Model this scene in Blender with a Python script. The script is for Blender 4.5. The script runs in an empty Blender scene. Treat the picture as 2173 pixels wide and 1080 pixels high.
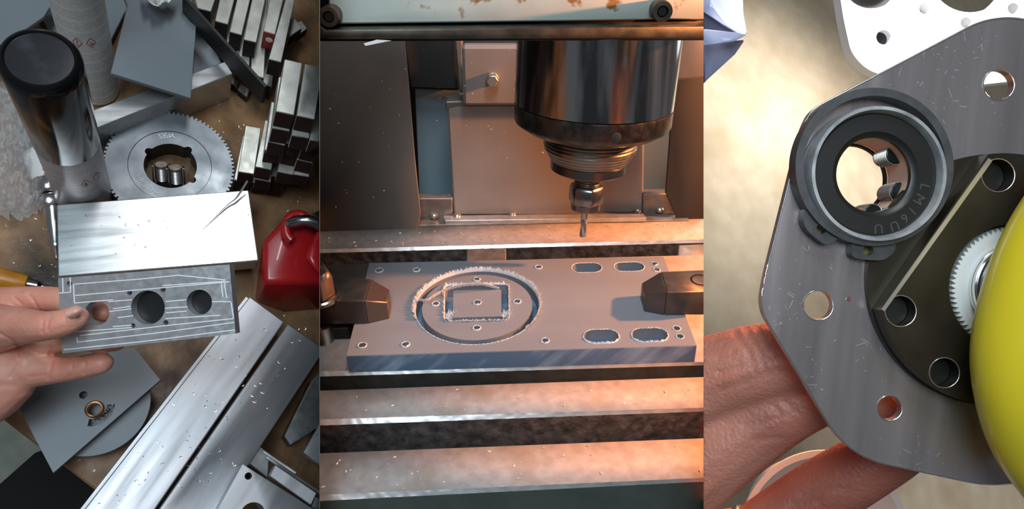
import bpy, bmesh, math, random
from mathutils import Vector, Matrix, noise
from mathutils.geometry import delaunay_2d_cdt

# ------------------------------------------------------------------ camera
W, H, F = 2173, 1080, 1500.0
scene = bpy.context.scene
COL = scene.collection
NB = Vector((.40, .30, .865)).normalized()            # bench normal seen from the camera
_f = Vector((0, 0, -1))
_Y = (_f - NB * _f.dot(NB)).normalized()
_X = _Y.cross(NB)
R = Matrix((_X, _Y, NB))                               # camera axes -> world
C = Vector((0, 0, .837))
cam_data = bpy.data.cameras.new('camera')
cam_data.sensor_width = 36.0
cam_data.lens = F / W * 36.0
cam_data.clip_start = .01
cam_data.clip_end = 50
camera = bpy.data.objects.new('camera', cam_data)
COL.objects.link(camera)
camera.matrix_world = Matrix.Translation(C) @ R.to_4x4()
scene.camera = camera

# ------------------------------------------------------------------ pixel <-> place
ZV = Vector((0, 0, 1))
def ray(px, py): return R @ Vector(((px - 1086.5) / F, (540 - py) / F, -1))
def at(px, py, d): return C + ray(px, py) * d
def on(px, py, p0, nn):
    r = ray(px, py)
    return C + r * ((p0 - C).dot(nn) / r.dot(nn))
def L(px, py, z=0.0): return on(px, py, Vector((0, 0, z)), ZV)
def depth(P): return -(R.transposed() @ (P - C)).z
def pix(P):
    c = R.transposed() @ (P - C)
    return (1086.5 + F * c.x / -c.z, 540 - F * c.y / -c.z)
def pr(rpx, P): return rpx * depth(P) / F              # radius in metres of so many pixels at P

CR, CU, CB = R @ Vector((1, 0, 0)), R @ Vector((0, 1, 0)), R @ Vector((0, 0, 1))

# ------------------------------------------------------------------ world, lamps, exposure
world = bpy.data.worlds.new('world'); scene.world = world; world.use_nodes = True
_bg = world.node_tree.nodes['Background']
_bg.inputs[0].default_value = (.90, .95, 1.0, 1)
_bg.inputs[1].default_value = .10
scene.view_settings.view_transform = 'Standard'
scene.view_settings.look = 'None'
scene.view_settings.gamma = 1.0
scene.view_settings.use_curve_mapping = False
scene.view_settings.exposure = 0.0

def area(name, loc, target, size, power, color, size_y=None, spread=180):
    l = bpy.data.lights.new(name, 'AREA'); l.energy = power; l.color = color
    l.shape = 'RECTANGLE' if size_y else 'SQUARE'; l.size = size
    if size_y: l.size_y = size_y
    l.spread = math.radians(spread)
    o = bpy.data.objects.new(name, l); COL.objects.link(o)
    o.location = loc
    o.rotation_euler = (Vector(target) - Vector(loc)).to_track_quat('-Z', 'Y').to_euler()
    return o
def spot(name, loc, target, power, color, angle, radius, blend=.3):
    l = bpy.data.lights.new(name, 'SPOT'); l.energy = power; l.color = color
    l.spot_size = math.radians(angle); l.spot_blend = blend; l.shadow_soft_size = radius
    o = bpy.data.objects.new(name, l); COL.objects.link(o)
    o.location = loc
    o.rotation_euler = (Vector(target) - Vector(loc)).to_track_quat('-Z', 'Y').to_euler()
    return o

# milling machine frame: MX along the table, MY away from the viewer, MZ up from the table
_p = math.radians(32); _r = math.radians(1.6)
_Mx = Vector((math.cos(_r), math.sin(_r), 0))
_My = Matrix.Rotation(_r, 3, 'Z') @ Vector((0, math.sin(_p), -math.cos(_p)))
_Mz = _Mx.cross(_My)
MX, MY, MZ = R @ _Mx, R @ _My, R @ _Mz
MO = at(1110, 655, .60)                                # middle of the work plate's top
def M(px, py, z=0.0): return on(px, py, MO + MZ * z, MZ)
def Mloc(P):
    d = P - MO
    return Vector((d.dot(MX), d.dot(MY), d.dot(MZ)))
def Mw(x, y, z): return MO + MX * x + MY * y + MZ * z
MMAT = Matrix((MX, MY, MZ)).transposed()

# bench: cool ceiling tube behind the bench, mirrored in the block's top
_g = L(440, 480, .06)
_v = (_g - C).normalized()
_refl = Vector((_v.x, _v.y, -_v.z))
area('ceiling_tube_bench', _g + _refl * 1.15, _g, .13, 4.0, (.93, .97, 1.0), .34)
area('fill_light_bench', L(260, 760) + ZV * 1.5 - Vector((0, .25, 0)), L(300, 600), .5, 1.5, (.95, .98, 1.0), .5, 100)  # added soft fill from overhead that brightens the hand and can fronts
# machine: warm work lamp on the right, cool shop light from the front left
_t = Mw(.0, .02, 0)
spot('machine_work_lamp', Mw(.60, .06, .315), Mw(-.10, -.02, .0), 45, (1.0, .345, .112), 60, .018, .5)
area('shop_light_machine', Mw(-.12, -.75, .95), Mw(0, .05, .05), .5, 2.6, (.60, .84, 1.0), .3, 120)
# floor of the third place: warm white ceiling light
_fl = at(1830, 300, 1.1)
spot('ceiling_light_floor', at(1990, -900, .80), at(1740, 560, 1.1), 78, (1.0, .95, .87), 70, .16, .7)

# ------------------------------------------------------------------ materials
MATS = {}
def _nt(name):
    m = bpy.data.materials.new(name); m.use_nodes = True
    nt = m.node_tree
    return m, nt, nt.nodes['Principled BSDF']
def mat(name, col, rough=.5, metal=0.0, col2=None, scale=40.0, detail=6.0, lo=.35, hi=.65, stretch=None,
        bump=0.0, bscale=None, bdist=.001, rvar=0.0, col3=None, scale3=8.0, lo3=.55, hi3=.7, spec=None, sss=0.0,
        trans=0.0, alpha=1.0, coat=0.0, ior=None, emis=None):
    """Principled with up to two noise-mixed colours, optional stretched grain, roughness variation and bump."""
    m, nt, b = _nt(name)
    N, K = nt.nodes, nt.links
    b.inputs['Roughness'].default_value = rough
    b.inputs['Metallic'].default_value = metal
    b.inputs['Base Color'].default_value = (*col, 1)
    if spec is not None: b.inputs['Specular IOR Level'].default_value = spec
    if ior: b.inputs['IOR'].default_value = ior
    if sss:
        b.inputs['Subsurface Weight'].default_value = sss
        b.inputs['Subsurface Radius'].default_value = (1.0, .35, .2)
        b.inputs['Subsurface Scale'].default_value = .006
    if trans: b.inputs['Transmission Weight'].default_value = trans
    if alpha < 1: b.inputs['Alpha'].default_value = alpha
    if coat: b.inputs['Coat Weight'].default_value = coat
    tc = N.new('ShaderNodeTexCoord'); src = tc.outputs['Object']
    if stretch:                                        # (unit direction, factor): grain runs along it
        d, k = stretch
        rot = Vector((1, 0, 0)).rotation_difference(Vector(d)).inverted().to_euler()
        mp = N.new('ShaderNodeMapping'); mp.vector_type = 'POINT'
        mp.inputs['Rotation'].default_value = rot
        mp2 = N.new('ShaderNodeMapping'); mp2.inputs['Scale'].default_value = (1.0 / k, 1, 1)
        K.new(src, mp.inputs[0]); K.new(mp.outputs[0], mp2.inputs[0]); src = mp2.outputs[0]
    def nz(sc, det=detail, s=None):
        n = N.new('ShaderNodeTexNoise'); n.inputs['Scale'].default_value = sc; n.inputs['Detail'].default_value = det
        K.new(s or src, n.inputs['Vector']); return n
    def ramp(fac, a, c):
        r = N.new('ShaderNodeMapRange'); r.inputs[1].default_value = a; r.inputs[2].default_value = c
        K.new(fac, r.inputs[0]); return r.outputs[0]
    def mix(fac, A, Bc):
        x = N.new('ShaderNodeMix'); x.data_type = 'RGBA'
        K.new(fac, x.inputs[0])
        if isinstance(A, tuple): x.inputs[6].default_value = (*A, 1)
        else: K.new(A, x.inputs[6])
        x.inputs[7].default_value = (*Bc, 1)
        return x.outputs[2]
    out = None
    if col2:
        n1 = nz(scale); out = mix(ramp(n1.outputs[0], lo, hi), col, col2)
    if col3:
        n3 = nz(scale3, 5, tc.outputs['Object']); out = mix(ramp(n3.outputs[0], lo3, hi3), out if out else col, col3)
    if out: K.new(out, b.inputs['Base Color'])
    if rvar:
        n2 = nz(scale * 1.7)
        r = N.new('ShaderNodeMapRange'); r.inputs[1].default_value = .3; r.inputs[2].default_value = .7
        r.inputs[3].default_value = max(.02, rough - rvar); r.inputs[4].default_value = min(1, rough + rvar)
        K.new(n2.outputs[0], r.inputs[0]); K.new(r.outputs[0], b.inputs['Roughness'])
    if bump:
        n4 = nz(bscale or scale * 2)
        bp = N.new('ShaderNodeBump'); bp.inputs['Strength'].default_value = bump; bp.inputs['Distance'].default_value = bdist
        K.new(n4.outputs[0], bp.inputs['Height']); K.new(bp.outputs[0], b.inputs['Normal'])
    MATS[name] = m
    return m

# ------------------------------------------------------------------ mesh building
BAY = 'L'
BAYOF = {}
class MB:
    def __init__(s): s.v, s.f = [], []
    def add(s, vs, fs):
        o = len(s.v); s.v += [Vector(p) for p in vs]; s.f += [tuple(i + o for i in f) for f in fs]; return s
    def prism(s, pts, vec):
        """polygon pts extruded by vec"""
        n = len(pts); a = [Vector(p) for p in pts]; b = [p + vec for p in a]
        fs = [tuple(range(n)), tuple(range(2 * n - 1, n - 1, -1))]
        fs += [(i, n + i, n + (i + 1) % n, (i + 1) % n) for i in range(n)]
        return s.add(a + b, fs)
    def hexa(s, lo, hi):
        return s.add(list(lo) + list(hi), [(0, 1, 2, 3), (7, 6, 5, 4)] + [(i, 4 + i, 4 + (i + 1) % 4, (i + 1) % 4) for i in range(4)])
    def box(s, c, ax, ay, az, sx, sy, sz):
        c = Vector(c); h = [(ax * (sx / 2) * i, ay * (sy / 2) * j) for i, j in ((-1, -1), (1, -1), (1, 1), (-1, 1))]
        return s.hexa([c + a + b - az * (sz / 2) for a, b in h], [c + a + b + az * (sz / 2) for a, b in h])
    def lathe(s, base, axis, prof, seg=48, ref=None, cap=True):
        """prof: (radius, height) along axis from base"""
        axis = Vector(axis).normalized()
        u = (ref or (Vector((1, 0, 0)) if abs(axis.x) < .8 else Vector((0, 1, 0))))
        u = (u - axis * u.dot(axis)).normalized(); w = axis.cross(u)
        vs, fs = [], []
        for r, h in prof:
            for k in range(seg):
                t = 2 * math.pi * k / seg
                vs.append(base + axis * h + (u * math.cos(t) + w * math.sin(t)) * r)
        m = len(prof)
        for i in range(m - 1):
            for k in range(seg):
                k2 = (k + 1) % seg
                fs.append((i * seg + k, i * seg + k2, (i + 1) * seg + k2, (i + 1) * seg + k))
        if cap:
            fs.append(tuple(range(seg - 1, -1, -1))); fs.append(tuple((m - 1) * seg + k for k in range(seg)))
        return s.add(vs, fs)
    def tube(s, pts, rad, seg=12, cap=True, flat=1.0):
        pts = [Vector(p) for p in pts]
        if not hasattr(rad, '__len__'): rad = [rad] * len(pts)
        vs, fs = [], []; u = None
        for i, p in enumerate(pts):
            t = (pts[min(i + 1, len(pts) - 1)] - pts[max(i - 1, 0)]).normalized()
            if u is None: u = t.orthogonal().normalized()
            u = (u - t * u.dot(t)).normalized(); w = t.cross(u)
            for k in range(seg):
                a = 2 * math.pi * k / seg
                vs.append(p + (u * math.cos(a) + w * math.sin(a) * flat) * rad[i])
        for i in range(len(pts) - 1):
            for k in range(seg):
                k2 = (k + 1) % seg
                fs.append((i * seg + k, i * seg + k2, (i + 1) * seg + k2, (i + 1) * seg + k))
        if cap:
            fs.append(tuple(range(seg - 1, -1, -1))); n = len(pts) - 1; fs.append(tuple(n * seg + k for k in range(seg)))
        return s.add(vs, fs)
    def hull(s, pts):
        bm = bmesh.new()
        for p in pts: bm.verts.new(p)
        bmesh.ops.convex_hull(bm, input=bm.verts)
        bmesh.ops.dissolve_limit(bm, angle_limit=.02, verts=bm.verts, edges=bm.edges)
        bm.verts.ensure_lookup_table(); idx = {v: i for i, v in enumerate(bm.verts)}
        s.add([v.co.copy() for v in bm.verts], [tuple(idx[v] for v in f.verts) for f in bm.faces]); bm.free(); return s
    def grid(s, fn, nu, nv, closed_u=False):
        """fn(a, b) with a, b in 0..1 -> point"""
        vs = [fn(i / nu, j / nv) for j in range(nv + 1) for i in range(nu + 1)]
        fs = [(j * (nu + 1) + i, j * (nu + 1) + i + 1, (j + 1) * (nu + 1) + i + 1, (j + 1) * (nu + 1) + i) for j in range(nv) for i in range(nu)]
        return s.add(vs, fs)
    def mesh(s, m):
        """append an existing mesh datablock"""
        return s.add([v.co.copy() for v in m.vertices], [tuple(p.vertices) for p in m.polygons])
    def xf(s, mtx):
        s.v = [mtx @ p for p in s.v]; return s
    def build(s, name, material, parent=None, bevel=0.0, smooth=30, seg=1):
        bm = bmesh.new()
        vv = [bm.verts.new(p) for p in s.v]
        for f in s.f:
            try: bm.faces.new([vv[i] for i in f])
            except ValueError: pass
        bmesh.ops.remove_doubles(bm, verts=bm.verts, dist=1e-6)
        bmesh.ops.recalc_face_normals(bm, faces=bm.faces)
        if bevel:
            es = [e for e in bm.edges if len(e.link_faces) == 2 and e.calc_face_angle(0) > .5]
            bmesh.ops.bevel(bm, geom=es, offset=bevel, segments=seg, affect='EDGES', profile=.5, clamp_overlap=True)
        me = bpy.data.meshes.new(name); bm.to_mesh(me); bm.free()
        return finish(name, me, material, parent, smooth)
def finish(name, me, material, parent=None, smooth=30):
    me.materials.clear(); me.materials.append(MATS[material] if isinstance(material, str) else material)
    if smooth:
        me.polygons.foreach_set('use_smooth', [True] * len(me.polygons)); me.set_sharp_from_angle(angle=math.radians(smooth))
    o = bpy.data.objects.new(name, me); COL.objects.link(o)
    if parent is not None:
        o.parent = parent; o.matrix_parent_inverse = parent_inverse(parent)
    BAYOF[o.name] = BAY
    return o
def world_of(o):
    m = Matrix.Translation(o.location)
    return m if o.parent is None else world_of(o.parent) @ o.matrix_parent_inverse @ m
def parent_inverse(p): return world_of(p).inverted()
def tag(o, label, cat, group=None, kind=None):
    o['label'] = label; o['category'] = cat
    if group: o['group'] = group
    if kind: o['kind'] = kind
    return o
def struct(o, label=None):
    o['kind'] = 'structure'
    if label: o['label'] = label
    return o
def thing(name, label, cat, loc, group=None):
    o = bpy.data.objects.new(name, None); COL.objects.link(o); o.location = loc; o.empty_display_size = .02
    return tag(o, label, cat, group)

def circle(cx, cy, r, n=32): return [(cx + r * math.cos(2 * math.pi * k / n), cy + r * math.sin(2 * math.pi * k / n)) for k in range(n)]
def slot(cx, cy, hl, hh, n=10):
    p = []
    for k in range(n + 1): a = -math.pi / 2 + math.pi * k / n; p.append((cx + hl - hh + hh * math.cos(a), cy + hh * math.sin(a)))
    for k in range(n + 1): a = math.pi / 2 + math.pi * k / n; p.append((cx - hl + hh + hh * math.cos(a), cy + hh * math.sin(a)))
    return p
def inside(p, poly):
    c = False; n = len(poly)
    for i in range(n):
        (x1, y1), (x2, y2) = poly[i], poly[i - 1]
        if (y1 > p[1]) != (y2 > p[1]) and p[0] < (x2 - x1) * (p[1] - y1) / (y2 - y1) + x1: c = not c
    return c
def plate2d(loops, z0, z1):
    """even-odd filled 2D loops between z0 and z1 -> MB in local coordinates"""
    co, ed = [], []
    for lp in loops:
        o = len(co); co += [Vector(p) for p in lp]; ed += [(o + i, o + (i + 1) % len(lp)) for i in range(len(lp))]
    vs, es, fs, *_ = delaunay_2d_cdt(co, ed, [], 0, 1e-7)
    keep = []
    for f in fs:
        c = (sum(vs[i][0] for i in f) / len(f), sum(vs[i][1] for i in f) / len(f))
        if sum(inside(c, lp) for lp in loops) % 2: keep.append(f)
    mb = MB(); n = len(vs)
    V = [Vector((p[0], p[1], z1)) for p in vs] + [Vector((p[0], p[1], z0)) for p in vs]
    fc = [tuple(f) for f in keep] + [tuple(reversed([i + n for i in f])) for f in keep]
    cnt = {}
    for f in keep:
        for i in range(len(f)):
            a, b = f[i], f[(i + 1) % len(f)]; cnt[(a, b)] = 1
    for (a, b) in list(cnt):
        if (b, a) not in cnt: fc.append((a, a + n, b + n, b))
    return mb.add(V, fc)
def round_poly(pts, rads, n=8):
    out = []; m = len(pts)
    if not hasattr(rads, '__len__'): rads = [rads] * m
    for i in range(m):
        p = Vector(pts[i]); a = Vector(pts[i - 1]) - p; b = Vector(pts[(i + 1) % m]) - p; r = rads[i]
        if r <= 0: out.append(tuple(p)); continue
        la, lb = a.length, b.length; a.normalize(); b.normalize()
        d = min(r, la * .49, lb * .49); s, e = p + a * d, p + b * d
        for k in range(n + 1):
            t = k / n; q = s * (1 - t) ** 2 + p * 2 * t * (1 - t) + e * t * t; out.append((q.x, q.y))
    return out
def text_mesh(txt, size):
    cu = bpy.data.curves.new('lettering', 'FONT'); cu.body = txt; cu.size = size; cu.align_x = 'CENTER'; cu.align_y = 'CENTER'
    cu.resolution_u = 2
    ob = bpy.data.objects.new('lettering_source', cu); COL.objects.link(ob)
    dg = bpy.context.evaluated_depsgraph_get(); me = bpy.data.meshes.new_from_object(ob.evaluated_get(dg))
    mb = MB().mesh(me); bpy.data.objects.remove(ob); bpy.data.curves.remove(cu); bpy.data.meshes.remove(me)
    return mb
def frame(o, x, y, z):
    m = Matrix((x, y, z)).transposed().to_4x4(); m.translation = o; return m
def skin_blob(chains, voxel, smooth_it=6):
    """chains of (point, radius) swept with spheres and fused into one continuous surface"""
    bm = bmesh.new()
    for ch in chains:
        for (p, r), (q, s) in zip(ch, ch[1:]):
            n = max(2, int((q - p).length / (min(r, s) * .35)) + 1)
            for k in range(n + 1):
                t = k / n
                bmesh.ops.create_icosphere(bm, subdivisions=2, radius=r + (s - r) * t, matrix=Matrix.Translation(p.lerp(q, t)))
    me = bpy.data.meshes.new('blob'); bm.to_mesh(me); bm.free()
    ob = bpy.data.objects.new('blob', me); COL.objects.link(ob)
    md = ob.modifiers.new('fuse', 'REMESH'); md.mode = 'VOXEL'; md.voxel_size = voxel
    sm = ob.modifiers.new('ease', 'SMOOTH'); sm.iterations = smooth_it; sm.factor = .5
    dg = bpy.context.evaluated_depsgraph_get(); out = bpy.data.meshes.new_from_object(ob.evaluated_get(dg))
    bpy.data.objects.remove(ob); bpy.data.meshes.remove(me)
    return out
def crease(me, lines, sig, dep):
    """press skin folds into the viewer's side of a mesh along pixel polylines"""
    me.update(); vs = me.vertices
    segs = [(Vector(a), Vector(b)) for ln in lines for a, b in zip(ln, ln[1:])]
    for v in vs:
        if v.normal.dot(C - v.co) <= 0: continue
        q = Vector(pix(v.co)); best = 1e9
        for a, b in segs:
            if abs(q.x - a.x) > 90 or abs(q.y - a.y) > 90: continue
            d = b - a; t = max(0, min(1, (q - a).dot(d) / d.dot(d))); best = min(best, (q - a - d * t).length)
        if best < sig * 3: v.co -= v.normal * dep * math.exp(-(best / sig) ** 2)
    me.update()
def smooth_chain(ch, n=5):
    """Catmull-Rom through (point, radius)"""
    out = []; m = len(ch)
    for i in range(m - 1):
        p0, p1, p2, p3 = ch[max(i - 1, 0)], ch[i], ch[i + 1], ch[min(i + 2, m - 1)]
        for k in range(n):
            t = k / n
            f = lambda a, b, c, d: .5 * ((b * 2) + (c - a) * t + (a * 2 - b * 5 + c * 4 - d) * t * t + (b * 3 - a - c * 3 + d) * t ** 3)
            out.append((f(p0[0], p1[0], p2[0], p3[0]), f(p0[1], p1[1], p2[1], p3[1])))
    out.append(ch[-1]); return out
def px_chain(lst, n=4): return smooth_chain([(at(x, y, d), r * d / F) for x, y, r, d in lst], n)
random.seed(7)
# ------------------------------------------------------------------ the materials of the three places
PV = (.115, .14, .165)
mat('bench_wood', (.19, .105, .055), .55, col2=(.38, .21, .10), scale=22, col3=(.035, .022, .015), scale3=9, lo3=.50, hi3=.66, bump=.5, bscale=120, bdist=.002, rvar=.15)
mat('bench_edge', (.05, .03, .02), .7)
mat('shop_floor', (.24, .26, .22), .6, col2=(.33, .35, .29), scale=30)
mat('aluminium', (.55, .56, .56), .27, .66, col2=(.50, .51, .51), scale=60, stretch=(L(500, 405, .06) - L(120, 435, .06), 14), rvar=.10, bump=.08, bdist=.0005)
mat('aluminium_bar', (.42, .42, .435), .36, .6, col2=(.33, .33, .35), scale=50, stretch=(L(530, 640, .06) - L(340, 890, .06), 12), rvar=.12, col3=(.42, .40, .42), scale3=16, bump=.05, bdist=.0005)
mat('aluminium_milled', (.52, .52, .53), .34, .6, col2=(.45, .45, .46), scale=110, rvar=.12, bump=.06, bdist=.0004)
mat('mill_mark', (.88, .89, .91), .4, .1)
mat('sawn_dark', (.20, .20, .20), .55, .6, col2=(.11, .11, .11), scale=80)
mat('steel_bar', (.56, .55, .50), .48, .85, col2=(.42, .41, .37), scale=45, rvar=.1, col3=(.35, .34, .30), scale3=20)
mat('shaded_bar_end', (.030, .024, .022), .85, 0, spec=.1, col2=(.045, .033, .03), scale=60)  # shade on the viewer-facing bar ends put into a near-black colour
mat('shaded_bar_end_brown', (.050, .024, .020), .85, 0, spec=.1, col2=(.038, .021, .017), scale=60)  # same painted end shade, browner, for the right stack
mat('red_end', (.30, .012, .010), .5)
mat('white_dot', (.75, .72, .62), .5)
mat('blackened_steel', (.022, .022, .022), .45, .4)
mat('gear_steel', (.26, .28, .30), .42, .55, col2=(.17, .185, .205), scale=26, rvar=.10)
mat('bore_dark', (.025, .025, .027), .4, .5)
mat('etched', (.72, .73, .75), .6, .3)
mat('stud_steel', (.35, .34, .33), .35, 1)
mat('rust_top', (.30, .20, .14), .8, .2, col2=(.45, .36, .28), scale=200)
mat('pvc', (.155, .18, .20), .42, col2=(.18, .205, .225), scale=12, bump=.03, bdist=.0005)
mat('pvc_edge', (.07, .09, .11), .6)
mat('pvc_dark', (.085, .10, .115), .5)
mat('swarf_plastic', (.55, .60, .64), .6)
mat('bronze', (.55, .27, .12), .28, 1, col2=(.38, .17, .07), scale=90)
mat('cap_black', (.005, .005, .006), .12, spec=.35)
mat('cap_top', (.016, .017, .020), .22, col2=(.05, .055, .065), scale=35, lo=.5, hi=.75)
mat('white_plastic', (.72, .72, .70), .4)
mat('orange_print', (.80, .14, .04), .5)
mat('chrome', (.78, .78, .78), .14, 1, rvar=.06)
mat('chrome_dark', (.35, .35, .36), .22, 1)
mat('red_paint', (.42, .012, .014), .30, col2=(.33, .008, .010), scale=20, coat=.3, col3=(.10, .012, .012), scale3=40, lo3=.68, hi3=.72)
mat('orange_plastic', (.80, .33, .02), .35, col2=(.60, .22, .02), scale=60)
mat('black_cloth', (.010, .010, .011), .9)
mat('skin', (.74, .36, .265), .45, col2=(.66, .25, .175), scale=45, lo=.3, hi=.7, sss=.15, bump=.35, bscale=650, bdist=.0008, col3=(.80, .45, .33), scale3=25)
mat('nail', (.78, .42, .34), .32, sss=.1)
mat('diamond_red', (.62, .03, .03), .5)
mat('print_black', (.02, .02, .02), .6)
mat('swarf_bright', (.80, .80, .78), .3, .9)
mat('clear_film', (.95, .96, .97), .05, trans=0.0, alpha=.26, spec=1.0)
mat('cream_paper', (.62, .58, .45), .8)

def label_mat(name, base, tint, freq, warm):
    """printed wrap: rows of small print between blank gaps, read by height on the standing can"""
    m, nt, b = _nt(name); N, K = nt.nodes, nt.links
    b.inputs['Roughness'].default_value = .35
    tc = N.new('ShaderNodeTexCoord'); sep = N.new('ShaderNodeSeparateXYZ'); K.new(tc.outputs['Object'], sep.inputs[0])
    def math_(op, a, c=None):
        n = N.new('ShaderNodeMath'); n.operation = op
        for i, x in enumerate((a, c)):
            if x is None: continue
            if isinstance(x, (int, float)): n.inputs[i].default_value = x
            else: K.new(x, n.inputs[i])
        return n.outputs[0]
    rows = math_('GREATER_THAN', math_('FRACT', math_('MULTIPLY', sep.outputs[2], freq)), .42)
    mp = N.new('ShaderNodeMapping'); mp.inputs['Scale'].default_value = (420, 420, freq); K.new(tc.outputs['Object'], mp.inputs[0])
    ns = N.new('ShaderNodeTexNoise'); ns.inputs['Scale'].default_value = 1; ns.inputs['Detail'].default_value = 1; K.new(mp.outputs[0], ns.inputs[0])
    words = math_('GREATER_THAN', ns.outputs[0], .40)
    blk = math_('GREATER_THAN', math_('FRACT', math_('MULTIPLY', sep.outputs[2], freq / 6.0)), .24)
    f = math_('MULTIPLY', math_('MULTIPLY', rows, words), math_('MULTIPLY', blk, .42))
    head = math_('LESS_THAN', math_('FRACT', math_('MULTIPLY', sep.outputs[2], freq / 6.0)), .40)
    x = N.new('ShaderNodeMix'); x.data_type = 'RGBA'; K.new(head, x.inputs[0]); x.inputs[6].default_value = (*tint, 1); x.inputs[7].default_value = (*warm, 1)
    y = N.new('ShaderNodeMix'); y.data_type = 'RGBA'; K.new(f, y.inputs[0]); y.inputs[6].default_value = (*base, 1); K.new(x.outputs[2], y.inputs[7])
    K.new(y.outputs[2], b.inputs['Base Color']); MATS[name] = m
label_mat('label_lilac', (.60, .57, .60), (.20, .19, .22), 400, (.30, .26, .28))
label_mat('label_white', (.68, .68, .66), (.22, .22, .23), 330, (.62, .25, .18))

# machine
mat('head_paint', (.36, .41, .38), .5, col2=(.30, .34, .31), scale=18, col3=(.17, .08, .02), scale3=55, lo3=.575, hi3=.63, bump=.1, bdist=.001)
mat('oily_iron', (.035, .033, .028), .42, .6, col2=(.07, .065, .05), scale=60, rvar=.12)
mat('black_iron', (.012, .012, .012), .4, .4)
mat('quill', (.62, .64, .66), .17, 1, col2=(.16, .17, .18), scale=55, stretch=(MZ, 60), lo=.42, hi=.58, rvar=.07)  # light and dark reflection streaks painted into the chrome colour
mat('collar', (.11, .10, .085), .38, .9, col2=(.05, .047, .04), scale=90, rvar=.15, bump=.3, bdist=.0008)
mat('thread_steel', (.30, .28, .24), .35, 1, rvar=.1)
mat('ring_steel', (.20, .20, .20), .30, 1)
mat('nut_steel', (.26, .25, .24), .28, 1, rvar=.1)
mat('carbide', (.55, .56, .58), .22, 1)
mat('table_land', (.40, .36, .34), .60, .05, spec=.25, col2=(.31, .275, .255), scale=130, lo=.35, hi=.70, rvar=.12, col3=(.30, .25, .21), scale3=26, bump=.12, bscale=300, bdist=.0008)
mat('table_edge', (.66, .68, .68), .38, .7, col2=(.50, .52, .52), scale=90)
mat('cast_rough', (.17, .165, .16), .36, .6, col2=(.07, .068, .065), scale=120, bump=.35, bscale=300, bdist=.002)
mat('slot_iron', (.065, .065, .055), .55, .4, col2=(.04, .04, .035), scale=60)
mat('table_paint', (.075, .10, .085), .55, col2=(.06, .08, .07), scale=40)
mat('panel_grey', (.30, .28, .265), .5, .0, spec=.3, col2=(.26, .24, .225), scale=14, bump=.04, bdist=.001)
mat('flap_black', (.028, .026, .025), .8, spec=.12, col2=(.04, .037, .034), scale=9)
mat('flap_brown', (.15, .135, .12), .45, col2=(.18, .16, .145), scale=9, col3=(.10, .10, .098), scale3=7, lo3=.55, hi3=.68)
mat('way_blue', (.26, .37, .43), .45, .1)
mat('bracket_iron', (.17, .16, .15), .45, .5, col2=(.26, .24, .22), scale=80)
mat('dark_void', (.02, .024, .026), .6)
mat('screw_zinc', (.62, .60, .55), .3, .9)
mat('clamp_steel', (.085, .08, .075), .42, .6, col2=(.11, .10, .095), scale=80, rvar=.08)
mat('clamp_nose', (.15, .11, .09), .36, .6)
mat('workpiece', (.235, .245, .27), .42, col2=(.21, .22, .245), scale=30, stretch=(MX, 8), bump=.04, bdist=.0004)
mat('workpiece_cool_side', (.10, .165, .25), .42, col2=(.26, .34, .43), scale=70, lo=.50, hi=.68, stretch=(MX + MZ * .9, 5))  # saw streaks, with the cool light's blue put into the colour
mat('burr', (.72, .70, .70), .6)
mat('chip', (.75, .70, .64), .5, .2)

# third place
mat('concrete', (.56, .455, .32), .8, col2=(.68, .57, .43), scale=38, detail=5, lo=.25, hi=.75, col3=(.42, .32, .20), scale3=9, lo3=.45, hi3=.8)
mat('brushed_plate', (.42, .37, .37), .30, .7, col2=(.33, .285, .285), scale=60, stretch=(CU + CR * .12, 10), rvar=.07)
mat('plate_rim', (.90, .90, .90), .25, 1)
mat('white_plate', (.88, .90, .95), .42, .1)
mat('holder', (.05, .05, .052), .42, col2=(.075, .075, .078), scale=120, bump=.15, bscale=500, bdist=.0005)
mat('bearing_shell', (.55, .55, .55), .35, .45, col2=(.36, .36, .37), scale=90, rvar=.12, bump=.2, bdist=.0008)
mat('seal_black', (.012, .011, .010), .42)
mat('emboss', (.09, .088, .085), .35, .2)
mat('cage', (.55, .45, .36), .45)
mat('coil_dark', (.02, .02, .02), .3, .6)
mat('coil_light', (.65, .58, .50), .25, .8)
mat('flange_dark', (.085, .072, .055), .34, .85, col2=(.065, .055, .042), scale=30, rvar=.06)
mat('flange_edge', (.86, .78, .70), .30, .9)
mat('nylon', (.78, .78, .75), .4)
mat('yellow_plastic', (.88, .68, .03), .25, col2=(.66, .52, .02), scale=9, stretch=(CU, 6), sss=.2)
mat('lilac_cloth', (.50, .55, .80), .8, col2=(.46, .50, .74), scale=20)
mat('lilac_cloth_dark', (.10, .10, .19), .8)
mat('white_card', (.80, .79, .74), .6)
mat('gold', (.80, .62, .40), .15, 1)
mat('divider_sheet', (.08, .08, .08), .7)
mat('scratch', (.58, .56, .56), .5, .3)
# ------------------------------------------------------------------ added thin sheet that keeps the machine lamp's light off the bench
BAY = '-'
def _dv(y, d): return at(679, y, d)
_dn = (ray(679, 0).cross(ray(679, 1080))).normalized()
struct(MB().prism([_dv(-500, .42), _dv(-500, 1.5), _dv(1500, 1.5), _dv(1500, .42)], _dn * .0003).build('light_divider', 'divider_sheet', None, 0, 0), 'thin dark sheet added between the workbench and the milling machine to block lamp light')
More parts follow.
